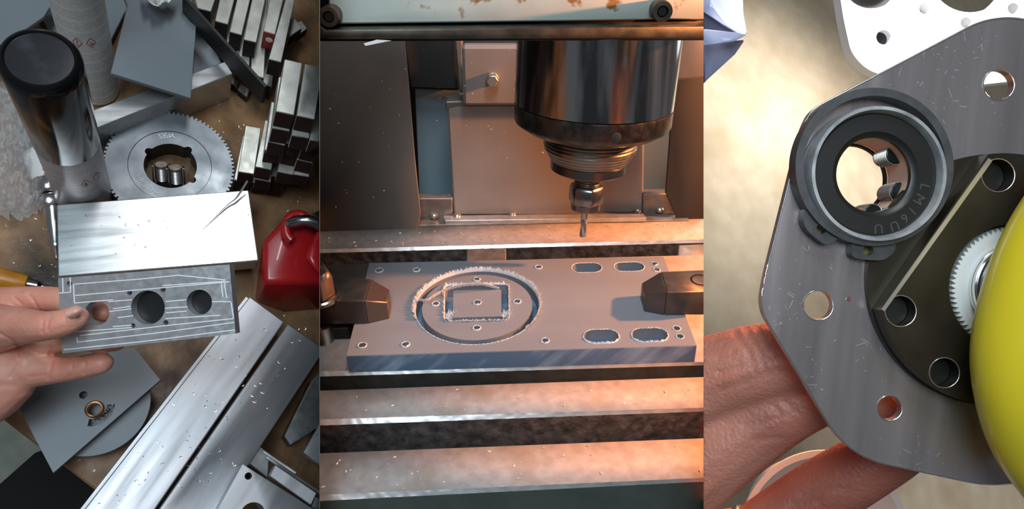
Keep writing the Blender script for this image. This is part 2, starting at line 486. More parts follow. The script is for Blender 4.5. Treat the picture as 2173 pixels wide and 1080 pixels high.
# ================================================================== MIDDLE: the milling machine
BAY = 'M'
ZT = -.0165                                            # table top below the plate's top
def mline(a, b, z, x0=650, x1=1522):
    """3D ends of a table line through two pixels, run a little past both sides"""
    f = lambda x: a[1] + (b[1] - a[1]) * (x - a[0]) / (b[0] - a[0])
    return M(x0, f(x0), z), M(x1, f(x1), z)
table = thing('milling_table', 'slotted cast iron milling table with worn reddish lands across the middle', 'machine table', Mw(0, -.2, ZT - .06))
def land(back, front, cham, rough, drop, amp, label=None):
    b0, b1 = mline(*back, ZT); f0, f1 = mline(*front, ZT)
    c0, c1 = mline(*cham, ZT - .003)
    dn = -MZ * (drop)
    MB().hexa([b0 + dn, b1 + dn, f1 + dn, f0 + dn], [b0, b1, f1, f0]).build('table_land', 'table_land', table, 0, 30)
    # chamfer: bright worn arris with small nicks
    def edge(a, t):
        j = noise.noise(Vector((a * 90, t * 3, back[0][1]))) * .0006
        return (f0.lerp(f1, a)).lerp(c0.lerp(c1, a), t) + MZ * j
    MB().grid(edge, 160, 2).build('worn_edge', 'table_edge', table, 0, 60)
    bot0, bot1 = c0 - MZ * drop, c1 - MZ * drop
    def face(a, t):
        p = c0.lerp(c1, a).lerp(bot0.lerp(bot1, a), t)
        k = amp * min(1, t * 4)
        q = Vector((a * 60, t * 5, back[0][1] * .1))
        return p - MY * (noise.noise(q) * k + noise.noise(q * 3.1) * k * .6 + k * 1.2 * t)
    MB().grid(face, 240, 14).build('cast_face', rough, table, 0, 50)
land(((679, 487), (1493, 460)), ((679, 529), (1493, 508)), ((679, 537), (1493, 515)), 'cast_rough', .034, .0005)
land(((679, 562), (1493, 541)), ((679, 788), (1493, 768)), ((679, 799), (1493, 775)), 'slot_iron', .030, .0003)
land(((679, 829), (1493, 800)), ((679, 890), (1493, 865)), ((679, 903), (1493, 873)), 'cast_rough', .036, .0013)
land(((679, 962), (1493, 930)), ((679, 1050), (1493, 1014)), ((679, 1063), (1493, 1022)), 'table_paint', .060, .0002)
b0, b1 = mline((679, 487), (1493, 460), ZT - .033); f0, f1 = mline((679, 1040), (1493, 1005), ZT - .033)
MB().hexa([p - MZ * .025 for p in (b0, b1, f1, f0)], [b0, b1, f1, f0]).build('table_body', 'slot_iron', table, 0, 30)
MB().hull([M(x, y, ZT - .0) - MZ * k for (x, y) in ((990, 526), (1074, 524), (1074, 553), (989, 555)) for k in (.001, .014)]).build('slot_key', 'bracket_iron', table, .0012)
MB().hull([M(x, y, ZT - .0) - MZ * k for (x, y) in ((1441, 516), (1530, 513), (1530, 540), (1438, 545)) for k in (.002, .014)]).build('slot_key', 'bracket_iron', table, .0008)

# ---- work plate
TH = .0165
pw = [M(735, 755, 0), M(1478, 733, 0), M(1408, 545, 0), M(784, 558, 0)]
P2 = lambda px, py: tuple(Mloc(M(px, py, 0))[:2])
outer = [tuple(Mloc(p)[:2]) for p in pw]
cc = P2(1013, 648); sc_ = depth(M(1013, 648)) / F
def hole(px, py, r): c = P2(px, py); return circle(c[0], c[1], r * depth(M(px, py)) / F, 20)
def sl(px, py, hl, hh):
    c = P2(px, py); k = depth(M(px, py)) / F; e = P2(px + hl, py - hl * .027)
    return slot(c[0], c[1], hl * k, hh * k / .60)
groove_o, groove_i = circle(*cc, 130 * sc_, 96), circle(*cc, 117 * sc_, 96)
sq_o = round_poly([P2(945, 607), P2(1078, 604), P2(1079, 679), P2(944, 682)], .004, 5)
sq_i = round_poly([P2(962, 617), P2(1064, 614), P2(1064, 671), P2(961, 674)], .0015, 3)
holes = [hole(*h) for h in ((805, 574, 9), (884, 573, 8), (1143, 567, 8), (769, 733, 10), (861, 731, 9.5), (1157, 723, 9), (1012, 593, 8), (1013, 642, 9),
         (925, 645, 8.5), (1012, 696, 9), (1098, 640, 8.5), (1389, 560, 7.5), (1394, 573, 7.5), (1436, 697, 9), (1443, 714, 9))]
slots = [sl(1245, 568, 33, 11.5), sl(1335, 566, 33, 11), sl(1276, 714, 39, 14.5), sl(1379, 711, 40, 14.5)]
plate = thing('work_plate', 'grey-blue plastic plate being milled with a ring groove on the machine table', 'workpiece', Mw(0, 0, -TH))
mm = frame(MO, MX, MY, MZ)
up = plate2d([outer, groove_o, groove_i, sq_o, sq_i] + holes + slots, -.011, 0)
low = plate2d([outer], -TH + .0002, -.0112)
top_o = MB(); top_o.add(up.v, up.f); top_o.xf(mm).build('plate_top', 'workpiece', plate, 0, 20)
low.xf(mm).build('plate_floor', 'workpiece_cool_side', plate, 0, 20)
# front saw-cut face, proud by a hair to show the saw streaks and the painted cool-light blue
fl = [pw[0], pw[1], pw[1] - MZ * (TH - .0004), pw[0] - MZ * (TH - .0004)]
MB().prism([p - MY * .0002 - MZ * .0003 for p in fl], -MY * .0004).build('sawn_face', 'workpiece_cool_side', plate, 0, 20)
random.seed(3)
def fringe(name, path, hmin, hmax, out, dens, mb=None):
    mb = MB()
    for i in range(len(path) - 1):
        p, q = path[i], path[i + 1]; n = max(1, int((q - p).length * dens))
        for k in range(n):
            a = p.lerp(q, (k + random.random()) / n); t = (q - p).normalized()
            nrm = t.cross(MZ) * out
            w = random.uniform(.0006, .0016); h = random.uniform(hmin, hmax)
            tip = a + MZ * h + nrm * random.uniform(.2, 1.0) * h + t * random.uniform(-.6, .6) * h
            b1_, b2_ = a - t * w, a + t * w
            mb.add([b1_, b2_, tip, a + nrm * .0008], [(0, 1, 2), (1, 3, 2), (3, 0, 2), (0, 3, 1)])
    o = mb.build(name, 'burr', plate, 0, 0); o['kind'] = 'stuff'; return o
def arc(r, a0, a1, n=60): return [Mw(cc[0] + r * math.cos(math.radians(a0 + (a1 - a0) * k / n)), cc[1] + r * math.sin(math.radians(a0 + (a1 - a0) * k / n)), .0001) for k in range(n + 1)]
fringe('burr_fringe', arc(130.5 * sc_, 25, 200), .0016, .0042, 1, 6500)
fringe('burr_fringe', arc(130.5 * sc_, -40, 35), .0012, .0048, 1, 6000)
fringe('burr_fringe', arc(130.5 * sc_, 200, 320), .0002, .0011, 1, 1400)
rim = [Mw(p[0], p[1], .0001) for p in sq_o]
fringe('burr_fringe', rim + rim[:1], .0006, .0032, -1, 2400)
for s_ in slots[2:]:
    q = [Mw(p[0], p[1], .0001) for p in s_]; fringe('burr_fringe', q + q[:1], .0003, .0017, -1, 2200)
for s_ in slots[:2]:
    q = [Mw(p[0], p[1], .0001) for p in s_]; fringe('burr_fringe', q + q[:1], .0001, .0006, -1, 1800)
for h_ in holes:
    q = [Mw(p[0], p[1], .0001) for p in h_]; fringe('burr_fringe', q + q[:1], .0003, .0014, -1, 1900)
for cx, cy in ((955, 672), (1074, 671)):
    mb = MB()
    for k in range(46):
        a = M(cx + random.uniform(-8, 8), cy + random.uniform(-6, 6), -.003)
        d = (MZ * random.uniform(.4, 1) + MX * random.uniform(-1, 1) + MY * random.uniform(-.8, .8)) * random.uniform(.003, .008)
        s_ = d.orthogonal().normalized() * .0006
        mb.add([a - s_, a + s_, a + d, a + s_.cross(d).normalized() * .0006], [(0, 1, 2), (1, 3, 2), (3, 0, 2), (0, 1, 3)])
    o = mb.build('burr_tuft', 'burr', plate, 0, 0); o['kind'] = 'stuff'
# long curled ribbon of plastic lying across the ring
rib = [(888, 633, .004), (905, 634, .006), (925, 622, .007), (950, 610, .008), (985, 602, .009), (1020, 600, .009), (1040, 604, .006), (1060, 610, .002)]
mb = MB()
pts = [p for p, _ in smooth_chain([(M(x, y, z), .001) for x, y, z in rib], 10)]
for i in range(len(pts) - 1):
    j = [noise.noise(Vector((i * .9 + k * 7, 0, 1))) * .0016 for k in range(2)]
    a, b = pts[i], pts[i + 1]
    mb.add([a, b, b - MZ * (.0035 + j[1]) + MY * .001, a - MZ * (.0035 + j[0]) + MY * .001, a - MY * .0005, b - MY * .0005], [(0, 1, 2, 3), (4, 5, 2, 3), (0, 1, 5, 4)])
tag(mb.build('plastic_ribbon', 'burr', None, 0, 40), 'white frayed plastic ribbon lying across the milled ring groove', 'swarf')

# ---- clamps
def clamp(name, label, top_px, base_px, h, hn, hole_px=None):
    t = thing(name, label, 'clamp', M(*base_px[0], 0))
    (nb, nf), (eb, ef) = base_px[:2], base_px[2:]
    return t
CH = .0235
lc = thing('strap_clamp', 'dark steel strap clamp with chamfered nose pressing on the plate, nut at its end', 'clamp', M(700, 690, 0), 'strap clamps')
E0 = M(781, 687, .0002); D0 = M(827, 676, .0002); C0 = M(831, 647, .0002)
E1 = E0 + MZ * CH; D1 = D0 + MZ * .0165; C1 = C0 + MZ * .0165
B1 = M(787, 591, CH); B0 = B1 - MZ * (CH - .0002)
F1 = M(640, 641, CH); A1 = M(640, 591, CH)
MB().hull([E0, E1, B0, B1, F1, A1, F1 - MZ * CH, A1 - MZ * CH]).build('clamp_bar', 'clamp_steel', lc, .0007)
MB().hull([E0, D0, C0, B0, E1, D1, C1, B1]).build('clamp_nose', 'clamp_nose', lc, .0007)
rc = thing('strap_clamp', 'dark steel strap clamp with a bolt hole, over the plate end with four slots', 'clamp', M(1440, 670, 0), 'strap clamps')
E0 = M(1410, 669, .0002); D0 = M(1367, 661, .0002); C0 = M(1359, 631, .0002)
E1 = E0 + MZ * CH; D1 = D0 + MZ * .0170; C1 = C0 + MZ * .0150
B1 = M(1403, 576, CH); B0 = B1 - MZ * (CH - .0002)
F1 = M(1530, 619, CH); A1 = M(1530, 571, CH)
MB().hull([E0, E1, B0, B1, F1, A1, F1 - MZ * CH, A1 - MZ * CH]).build('clamp_bar', 'clamp_steel', rc, .0007)
MB().hull([E0, D0, C0, B0, E1, D1, C1, B1]).build('clamp_nose', 'clamp_steel', rc, .0007)
hc = M(1487, 594, CH)
MB().lathe(hc - MZ * .002, MZ, [(.0075, 0), (.0085, .0021), (.0072, .0024), (.0068, .0004)], 28).build('bolt_hole', 'black_iron', rc, 0, 30)
# nut and stud that hold the left clamp
ns = M(678, 632, CH)
nut = thing('clamp_nut', 'worn hex nut with washer on the clamp beside the plate corner', 'nut', ns)
MB().lathe(ns, MZ, [(.0165, 0), (.0165, .003), (.015, .004)], 32).build('washer', 'nut_steel', nut, 0, 30)
MB().lathe(ns + MZ * .004, MZ, [(.0138, 0), (.0138, .017), (.0115, .022)], 6, MX).build('hex_body', 'clamp_nose', nut, .0006)
MB().lathe(ns + MZ * .0262, MZ, [(.0085, 0), (.0085, .006), (.007, .007)], 24).build('stud_tip', 'black_iron', nut, 0, 30)
sd = M(690, 722, ZT)
stud = thing('threaded_stud', 'fine threaded steel stud standing under the clamp beside the plate', 'stud', sd)
prof = []
for k in range(17): prof += [(.0068, k * .0010), (.0078, k * .0010 + .0005)]
MB().lathe(sd, MZ, prof, 24).build('thread', 'thread_steel', stud, 0, 20)
sb = M(722, 722, ZT)
tag(MB().box(sb + MZ * .006 + MY * .012, MX, MY, MZ, .017, .022, .012).build('packing_block', 'blackened_steel', None, .0008), 'small black packing block between the stud and the plate', 'block')

# ---- milling head
head = thing('milling_spindle', 'grey-green rusty milling head with chrome quill and end mill', 'milling head', Mw(.05, .1, .03))
tau = math.radians(6)
T = M(1237, 501, .030)
N_ = MY * math.cos(tau) - MZ * math.sin(tau)
AX = (on(1257, 250, T, N_) - T).normalized()
def aty(py):
    lo, hi = -.05, 1.2
    for _ in range(50):
        m_ = (lo + hi) / 2
        if pix(T + AX * m_)[1] > py: lo = m_
        else: hi = m_
    return lo
def pf(py, hw): h = aty(py); return (pr(hw, T + AX * h), h)
HX = (MX - AX * MX.dot(AX)).normalized(); HF = HX.cross(AX)          # HF faces the viewer
if HF.dot(CB) < 0: HF = -HF
r_q, h_q0 = pf(217, 168); h_q1 = aty(-60)
MB().lathe(T, AX, [(r_q, h_q0), (r_q, h_q1)], 96).build('quill', 'quill', head, 0, 40)
MB().lathe(T, AX, [(r_q * .972, h_q0 - .001), (r_q * .972, h_q0 + .0008)], 96).build('collar_gap', 'black_iron', head, 0, 40)
rc0, hc0 = pf(256, 168)
prof = [(pr(104, T + AX * hc0), hc0 - .0085), (r_q * .86, hc0 - .0065), (r_q * .985, hc0 - .001), (r_q * 1.0, hc0 + .001), (r_q * 1.0, h_q0 - .0018), (r_q * .985, h_q0 - .001)]
col = MB().lathe(T, AX, prof, 96).build('collar', 'collar', head, 0, 30)
rt, ht = pf(322, 99); rt2, ht2 = pf(338, 84)
prof = []
hh0, hh1 = ht2, hc0 - .004; nth = 11
for k in range(nth):
    t = k / (nth - 1); h = hh0 + (hh1 - hh0) * t; r = rt2 + (rt - rt2) * min(1, t * 3.0)
    prof += [(r - .0009, h), (r, h + .0012), (r, h + .0019)]
MB().lathe(T, AX, prof, 72).build('nose_thread', 'thread_steel', head, 0, 20)
MB().lathe(T, AX, [(rt2 * .80, aty(344)), (rt2 * .80, hh0 + .002)], 48).build('nose_neck', 'black_iron', head, 0, 30)
rr, hr1 = pf(338, 81.5); _, hr0 = pf(356, 81)
MB().lathe(T, AX, [(rr * .55, hr0 - .002), (rr * .93, hr0 - .0018), (rr, hr0), (rr, hr1 - .001), (rr * .96, hr1), (rr * .5, hr1 + .0005)], 72).build('spindle_ring', 'ring_steel', head, 0, 30)
r2, hs0 = pf(396, 28); _, hs1 = pf(358, 28)
prof = []
for k in range(9):
    h = hs0 + (hs1 - hs0) * k / 8; prof += [(r2 - .0007, h), (r2, h + .0010), (r2, h + .0016)]
MB().lathe(T, AX, prof, 40).build('collet_thread', 'thread_steel', head, 0, 20)
rn, hn1 = pf(391, 38); _, hn0 = pf(430, 38)
nutp = MB().lathe(T, AX, [(rn * .93, hn0), (rn, hn0 + .002), (rn, hn1 - .003), (rn * .90, hn1), (r2 * 1.05, hn1 + .0002)], 6, (HX * math.cos(.30) + HF * math.sin(.30)))
nutp.build('collet_nut', 'nut_steel', head, .0008, 30)
rb, hb0 = pf(441, 31.5)
MB().lathe(T, AX, [(rb * .5, hb0 - .0012), (rb * .86, hb0 - .001), (rb, hb0), (rb, hn0 + .0005)], 48).build('nut_collar', 'nut_steel', head, 0, 30)
# end mill: shank and two twisted flutes
rm, hm1 = pf(470, 7.6)
em = MB()
n_h, seg = 44, 20
top_h = hb0
for i in range(n_h + 1):
    h = top_h * i / n_h
    tw = h / top_h * 5.5
    vs = []
    for k in range(seg):
        a = 2 * math.pi * k / seg
        g = 1.0 if h > top_h * .62 else .66 + .34 * abs(math.cos(a)) ** .6
        p = T + AX * h + (HX * math.cos(a + tw) + HF * math.sin(a + tw)) * rm * g
        vs.append(p)
    em.v += vs
for i in range(n_h):
    for k in range(seg):
        k2 = (k + 1) % seg; em.f.append((i * seg + k, i * seg + k2, (i + 1) * seg + k2, (i + 1) * seg + k))
em.f += [tuple(range(seg - 1, -1, -1)), tuple(n_h * seg + k for k in range(seg))]
em.build('end_mill', 'carbide', head, 0, 35)
# grub screw hole in the collar, its inner shade drawn as a black disc
q = on(1304, 289, T + AX * aty(256) + HF * r_q * .93, HF)
qa = (q - T); qa = (qa - AX * qa.dot(AX)).normalized()
q = T + AX * ((q - T).dot(AX)) + qa * (r_q * 1.0)
MB().lathe(q - qa * .0015, qa, [(.0042, 0), (.0042, .0022), (.0036, .0024)], 24).build('grub_screw_hole', 'print_black', head, 0, 30)
# head casting: painted front plate, oily flange below it, socket screws
HP = T + AX * aty(84) + HF * (r_q + .012)
def Hd(px, py, f=0.0): return on(px, py, HP + HF * f, HF)
fp = [Hd(703, -40), Hd(1540, -44), Hd(1540, 40.5), Hd(900, 48.5), Hd(722, 51)]
fp = [Hd(696, -40), Hd(1540, -44), Hd(1540, 40), Hd(716, 51), Hd(698, 40)]
MB().prism(fp, -HF * .02).build('painted_cover', 'head_paint', head, .001)
bk = [Hd(640, -60, -.012), Hd(1545, -60, -.012), Hd(1545, 86, -.012), Hd(640, 88, -.012)]
bkp = MB().prism(bk, -HF * .035).build('head_casting', 'black_iron', head, .001)
flg = [Hd(678, 52, .012), Hd(690, 63, .012), Hd(1540, 54.5, .012), Hd(1540, 81, .012), Hd(700, 84, .012), Hd(640, 80, .012), Hd(640, 50, .012)]
MB().prism(flg, -HF * .030).build('lower_flange', 'oily_iron', head, .0012, 30, 2)
for k, (bx_, by_) in enumerate(((705, 31), (1399, 20))):
    p = Hd(bx_, by_, .0)
    r_ = pr(22, p)
    prof = [(r_, -.001), (r_, .010), (r_ * .92, .012), (r_ * .55, .012), (r_ * .50, .006), (0.0001, .006)]
    s1 = MB().lathe(p, HF, prof, 32, HX).build('socket_screw', 'oily_iron', head, 0, 30)
    MB().lathe(p + HF * .0062, HF, [(r_ * .48, 0), (r_ * .48, .0040), (r_ * .44, .0042)], 6, HX).build('hex_socket', 'black_iron', s1, 0, 30)

# ---- column, covers and flaps behind the table
base_c = M(960, 462, ZT)
def V(px, py, back=0.0): return on(px, py, base_c + MY * back, MY)
col_t = thing('machine_column', 'machine column with lamp-lit brown cover plates and blue ways behind the table', 'machine column', V(1150, 480))
def panel(name, pts, back, th, m, bevel=.0008, parent=None):
    return MB().prism([V(x, y, back) for x, y in pts], MY * th).build(name, m, parent or col_t, bevel)
panel('way_cover', [(948, 222), (1368, 222), (1365, 457), (963, 457)], 0, .012, 'panel_grey', .002)
up_p = panel('upper_cover', [(979, 97), (1440, 97), (1440, 222), (983, 225)], -.012, .012, 'panel_grey', .003)
panel('cover_ledge', [(946, 216), (1000, 214), (1000, 222), (946, 234)], .0, .02, 'bracket_iron', .001)
panel('blue_way', [(880, 180), (1000, 180), (1000, 424), (890, 424)], .05, .01, 'way_blue')
panel('blue_way', [(1340, 180), (1446, 180), (1424, 424), (1350, 424)], .05, .01, 'way_blue')
panel('cable_box', [(850, 60), (972, 60), (976, 194), (868, 190)], .03, .02, 'flap_black', .003)
panel('box_edge', [(962, 60), (982, 60), (984, 200), (972, 194)], .02, .008, 'bracket_iron', .002)
panel('side_cover', [(1440, 60), (1530, 60), (1530, 240), (1430, 240)], .03, .01, 'flap_brown', .002)
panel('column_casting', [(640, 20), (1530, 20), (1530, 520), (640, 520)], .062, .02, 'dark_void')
# bolt with hex head on the upper cover
p = V(1045, 166, -.012); r_ = pr(15, p)
bo = MB().lathe(p, -MY, [(r_ * 1.0, 0), (r_ * 1.0, .002), (r_ * .93, .0022), (r_ * .93, .008), (r_ * .80, .0095)], 6, MX).build('cover_bolt', 'screw_zinc', up_p, .0004)
# foot brackets
panel('foot_bracket', [(886, 421), (960, 421), (960, 478), (881, 480)], -.004, .012, 'bracket_iron', .001)
panel('foot_bracket', [(1364, 412), (1436, 410), (1452, 470), (1364, 470)], -.004, .012, 'bracket_iron', .001)
def top_strip(name, pts, z, h, m):
    return MB().prism([M(x, y, z) for x, y in pts], -MZ * h).build(name, m, col_t, .0006)
top_strip('foot_plate', [(890, 438), (1450, 430), (1462, 466), (882, 478)], ZT + .002, .01, 'bracket_iron')
top_strip('foot_lip', [(940, 457), (1365, 453), (1372, 462), (944, 468)], ZT + .006, .005, 'table_edge')
for sx, sy in ((921, 460), (970, 461), (1087, 457), (1353, 449), (1400, 447)):
    p = M(sx, sy, ZT + .004)
    MB().lathe(p, MZ, [(.0045, 0), (.0045, .003), (.003, .0042)], 16).build('foot_screw', 'screw_zinc', col_t, 0, 30)
# rubber flaps
fl_ = thing('guard_flap', 'dark sheet guard hanging at the machine left of the blue way', 'guard', V(760, 485, -.02))
MB().prism([V(x, y, -.022) for x, y in ((630, 60), (857, 60), (866, 160), (880, 330), (893, 455), (882, 500), (630, 500))], MY * .003).build('flap_sheet', 'flap_brown', fl_, .0008)
fr_ = thing('guard_flap', 'dark sheet guard hanging at the machine right of the spindle', 'guard', V(1470, 470, -.02))
MB().prism([V(x, y, -.018) for x, y in ((1436, 168), (1535, 160), (1535, 500), (1452, 500), (1412, 410), (1424, 250))], MY * .003).build('flap_sheet', 'flap_black', fr_, .0008)

# ---- loose chips on table and plate
random.seed(11)
def chips(name, n, fn, size, m, label, up, cat='swarf'):
    mb = MB()
    for _ in range(n):
        p = fn(); s_ = random.uniform(.4, 1) * size; a = random.uniform(0, 6.28)
        u = (up.orthogonal().normalized()); w = up.cross(u); d = u * math.cos(a) + w * math.sin(a); e = up.cross(d)
        b_ = random.uniform(.3, 1.2) * s_
        q = [p + d * s_ + up * .0004, p + e * s_ * .22 + up * s_ * .3, p - d * s_ + e * b_ * .4 + up * .0004, p - e * s_ * .25]
        mb.add(q, [(0, 1, 2), (0, 2, 3), (0, 3, 1), (1, 3, 2)])
    return tag(mb.build(name, m, None, 0, 0), label, cat, kind='stuff')
def on_table():
    while True:
        x = random.uniform(685, 1488)
        k = random.random()
        if k < .5: y0, y1, yr0, yr1 = 490, 526, 463, 505
        elif k < .7: y0, y1, yr0, yr1 = 832, 886, 803, 860
        else: y0, y1, yr0, yr1 = 966, 1046, 934, 1010
        t = (x - 679) / 814; a = y0 + (yr0 - y0) * t; b = y1 + (yr1 - y1) * t
        return M(x, random.uniform(a, b), ZT + .0003)
chips('metal_chips', 150, on_table, .0017, 'chip', 'fine bright chips scattered over the machine table lands', MZ)
chips('dust_chips', 90, lambda: V(random.uniform(690, 1360), random.uniform(90, 440), -.0245), .0013, 'chip', 'fine pale chips stuck on the machine guards and covers', -MY)
pl = [Hd(772, 92, .013), Hd(800, 84, .013), Hd(830, 86, .013), Hd(800, 92, .013), Hd(776, 97, .013)]
tag(MB().prism(pl, HF * .0006).build('plastic_shred', 'burr', None, 0), 'pale plastic shred hanging below the machine head flange', 'swarf')
# ================================================================== LEFT: the cluttered workbench
BAY = 'L'
# bench board: its near edge runs from the lower left to the bottom
ea, eb_ = L(-160, 763), L(300, 1115)
poly = [L(-160, 763), L(300, 1115), L(760, 1115), L(760, -60), L(-160, -60)]
bench = thing('workbench', 'rust-brown worn workbench top under tools and metal stock', 'workbench', L(340, 700) - ZV * .04)
MB().prism(poly, -ZV * .035).build('bench_top', 'bench_wood', bench, .002)
# floor below the bench corner
fz = -.42
MB().prism([L(-120, 760, fz), L(340, 760, fz), L(340, 1130, fz), L(-120, 1130, fz)], -ZV * .02).build('floor', 'shop_floor', None, 0)
struct(bpy.data.objects['floor'], 'grey-green shop floor seen past the bench corner')
st = MB().hull([L(x, y, z) for x, y, z in ((-60, 1075, -.20), (72, 958, -.20), (120, 940, -.20), (290, 1080, -.20), (240, 1140, -.20), (-60, 1160, -.20))] +
               [L(x, y, -.20) - ZV * .09 for x, y in ((-70, 1082), (66, 966), (120, 948), (300, 1085), (240, 1150), (-60, 1170))])
tag(st.build('padded_seat', 'black_cloth', None, .012, 40, 3), 'black padded seat below the bench corner', 'seat')

# ---- spray cans (stand on the bench, taller than wide)
def can_frame(base):
    """u: towards the viewer round the can"""
    u = (C - base); u.z = 0; u.normalize(); return u, ZV.cross(u)
def on_can(base, r, u, w, ang, z): return base + ZV * z + (u * math.cos(ang) + w * math.sin(ang)) * r
def wrap(mb, polys, base, r, u, w, a0, z0, s):
    """flat 2D print (x right as seen, y up, metres) laid round the can"""
    for pl_ in polys:
        mb.add([on_can(base, r, u, w, a0 + x * s / r, z0 + y * s * 1.9) for x, y in pl_], [tuple(range(len(pl_)))])
def diamond(can, base, r, u, w, a0, z0, s, glyph):
    o_, i_ = [(0, -1), (1, 0), (0, 1), (-1, 0)], [(0, -.80), (.80, 0), (0, .80), (-.80, 0)]
    mb = MB()
    for k in range(4): wrap(mb, [[o_[k], o_[(k + 1) % 4], i_[(k + 1) % 4], i_[k]]], base, r + .0003, u, w, a0, z0, s)
    d = mb.build('hazard_diamond', 'diamond_red', can, 0, 0)
    mb = MB(); wrap(mb, [i_], base, r + .0002, u, w, a0, z0, s); mb.build('diamond_field', 'white_plastic', d, 0, 0)
    mb = MB(); wrap(mb, glyph, base, r + .0005, u, w, a0, z0, s); mb.build('pictogram', 'print_black', d, 0, 0)
BANG = [[(-.10, .45), (-.06, -.10), (.06, -.10), (.10, .45)], [(-.09, -.42), (.09, -.42), (.09, -.24), (-.09, -.24)]]
FLAME = [[(-.22, -.30), (.22, -.30), (.28, -.05), (.12, .18), (.02, .42), (-.06, .12), (-.18, .22), (-.28, -.02)], [(-.35, -.45), (.35, -.45), (.35, -.38), (-.35, -.38)]]
FISH = [[(-.40, -.30), (.10, -.38), (.45, -.10), (.15, -.12), (-.10, -.20)], [(-.30, .30), (-.22, .30), (-.05, -.02), (-.12, -.05)], [(-.12, .10), (.08, .26), (.10, .20), (-.08, .04)]]

bA = L(183, 424); rA = pr(51, bA); uA, wA = can_frame(bA)
hB, hT = .150, .287
canA = thing('spray_can', 'spray can with glossy black cap and lilac printed wrap, in front', 'spray can', bA, 'spray cans')
MB().lathe(bA, ZV, [(rA * .93, 0), (rA, .004), (rA, hB)], 72).build('can_body', 'label_lilac', canA, 0, 40)
cap = MB().lathe(bA, ZV, [(rA * 1.0, hB - .0005), (rA * 1.012, hB + .0005), (rA * 1.06, hT - .014), (rA * 1.05, hT - .006), (rA * .98, hT - .0015), (rA * .90, hT), (rA * .84, hT - .0008), (rA * .83, hT - .0022)], 72).build('cap', 'cap_black', canA, 0, 60)
MB().lathe(bA, ZV, [(rA * .835, hT - .003), (rA * .835, hT - .0018), (rA * .5, hT - .0014), (rA * .1, hT - .0016)], 72).build('cap_top', 'cap_top', cap, 0, 60)
bB = L(204, 188); rB = pr(43, bB); uB, wB = can_frame(bB)
canB = thing('spray_can', 'white printed spray can with hazard diamonds behind the black-capped can', 'spray can', bB, 'spray cans')
MB().lathe(bB, ZV, [(rB * .93, 0), (rB * 1.02, .003), (rB * 1.02, .006), (rB, .008), (rB, .30)], 64).build('can_body', 'label_white', canB, 0, 40)
MB().lathe(bB, ZV, [(rB * .93, .001), (rB * 1.025, .004), (rB * 1.01, .0075)], 64).build('base_rim', 'chrome', canB, 0, 40)
def ang_h(base, r, u, w, px, py):
    """angle and height on the can that show at a pixel"""
    best = None
    for i in range(-60, 61):
        for j in range(0, 120):
            a = i * 1.5 / 60; z = j * .0026
            x, y = pix(on_can(base, r, u, w, a, z)); e = (x - px) ** 2 + (y - py) ** 2
            if best is None or e < best[0]: best = (e, a, z)
    return best[1], best[2]
for px_, py_, s_, g_ in ((181, 389, .0044, FLAME), (206, 373, .0044, BANG)):
    a_, z_ = ang_h(bA, rA, uA, wA, px_, py_); diamond(canA, bA, rA, uA, wA, a_, z_, s_, g_)
for px_, py_, s_, g_ in ((165, 89, .0046, BANG), (193, 89, .0046, FISH)):
    a_, z_ = ang_h(bB, rB, uB, wB, px_, py_); diamond(canB, bB, rB, uB, wB, a_, z_, s_, g_)

# ---- adhesive dispenser: white body, chrome collar, hex and long tapered nozzle lying on the bench
d0, d1, d2, d3, d4 = L(84, 318, .018), L(104, 383, .018), L(106, 412, .018), L(112, 440, .016), L(120, 548, .010)
disp = thing('nozzle_dispenser', 'white bottle with chrome collar and long tapered steel nozzle behind the spray can', 'dispenser', L(104, 400))
def seg_lathe(a, b, ra, rb, name, m, seg=32, bev=0, extra=None):
    ax = (b - a); h = ax.length
    return MB().lathe(a, ax, extra(h) if extra else [(ra, 0), (rb, h)], seg).build(name, m, disp, bev, 40)
seg_lathe(d0, d1, 0, 0, 'bottle', 'white_plastic', 40, 0, lambda h: [(.012, 0), (.0165, .004), (.0165, h - .012), (.0145, h)])
seg_lathe(d1, d2, 0, 0, 'collar', 'chrome', 40, 0, lambda h: [(.0150, 0), (.0158, .001), (.0158, h - .002), (.0145, h)])
seg_lathe(d2, d3, 0, 0, 'hex_neck', 'chrome', 6, .0006, lambda h: [(.0090, 0), (.0115, .004), (.0110, h)])
seg_lathe(d3, d4, 0, 0, 'nozzle', 'chrome', 32, 0, lambda h: [(.0090, 0), (.0088, .002), (.0060, h * .72), (.0062, h * .74), (.0045, h * .80), (.0022, h)])
u_, w_ = (d1 - d0).normalized(), None
mk = MB()
cdir = (C - d1).normalized(); sd_ = u_.cross(cdir).normalized()
for t0, t1, s0, s1 in ((.42, .80, -.0065, -.0045), (.44, .50, -.0045, .003), (.60, .66, -.0045, .003), (.74, .80, -.0045, .003)):
    q = [d0.lerp(d1, t) for t in (t0, t1)]
    mk.prism([q[0] + sd_ * s0, q[0] + sd_ * s1, q[1] + sd_ * s1, q[1] + sd_ * s0], cdir * .0004)
mk.v = [p + cdir * .0166 for p in mk.v]
mk.build('orange_mark', 'orange_print', disp, 0, 0)

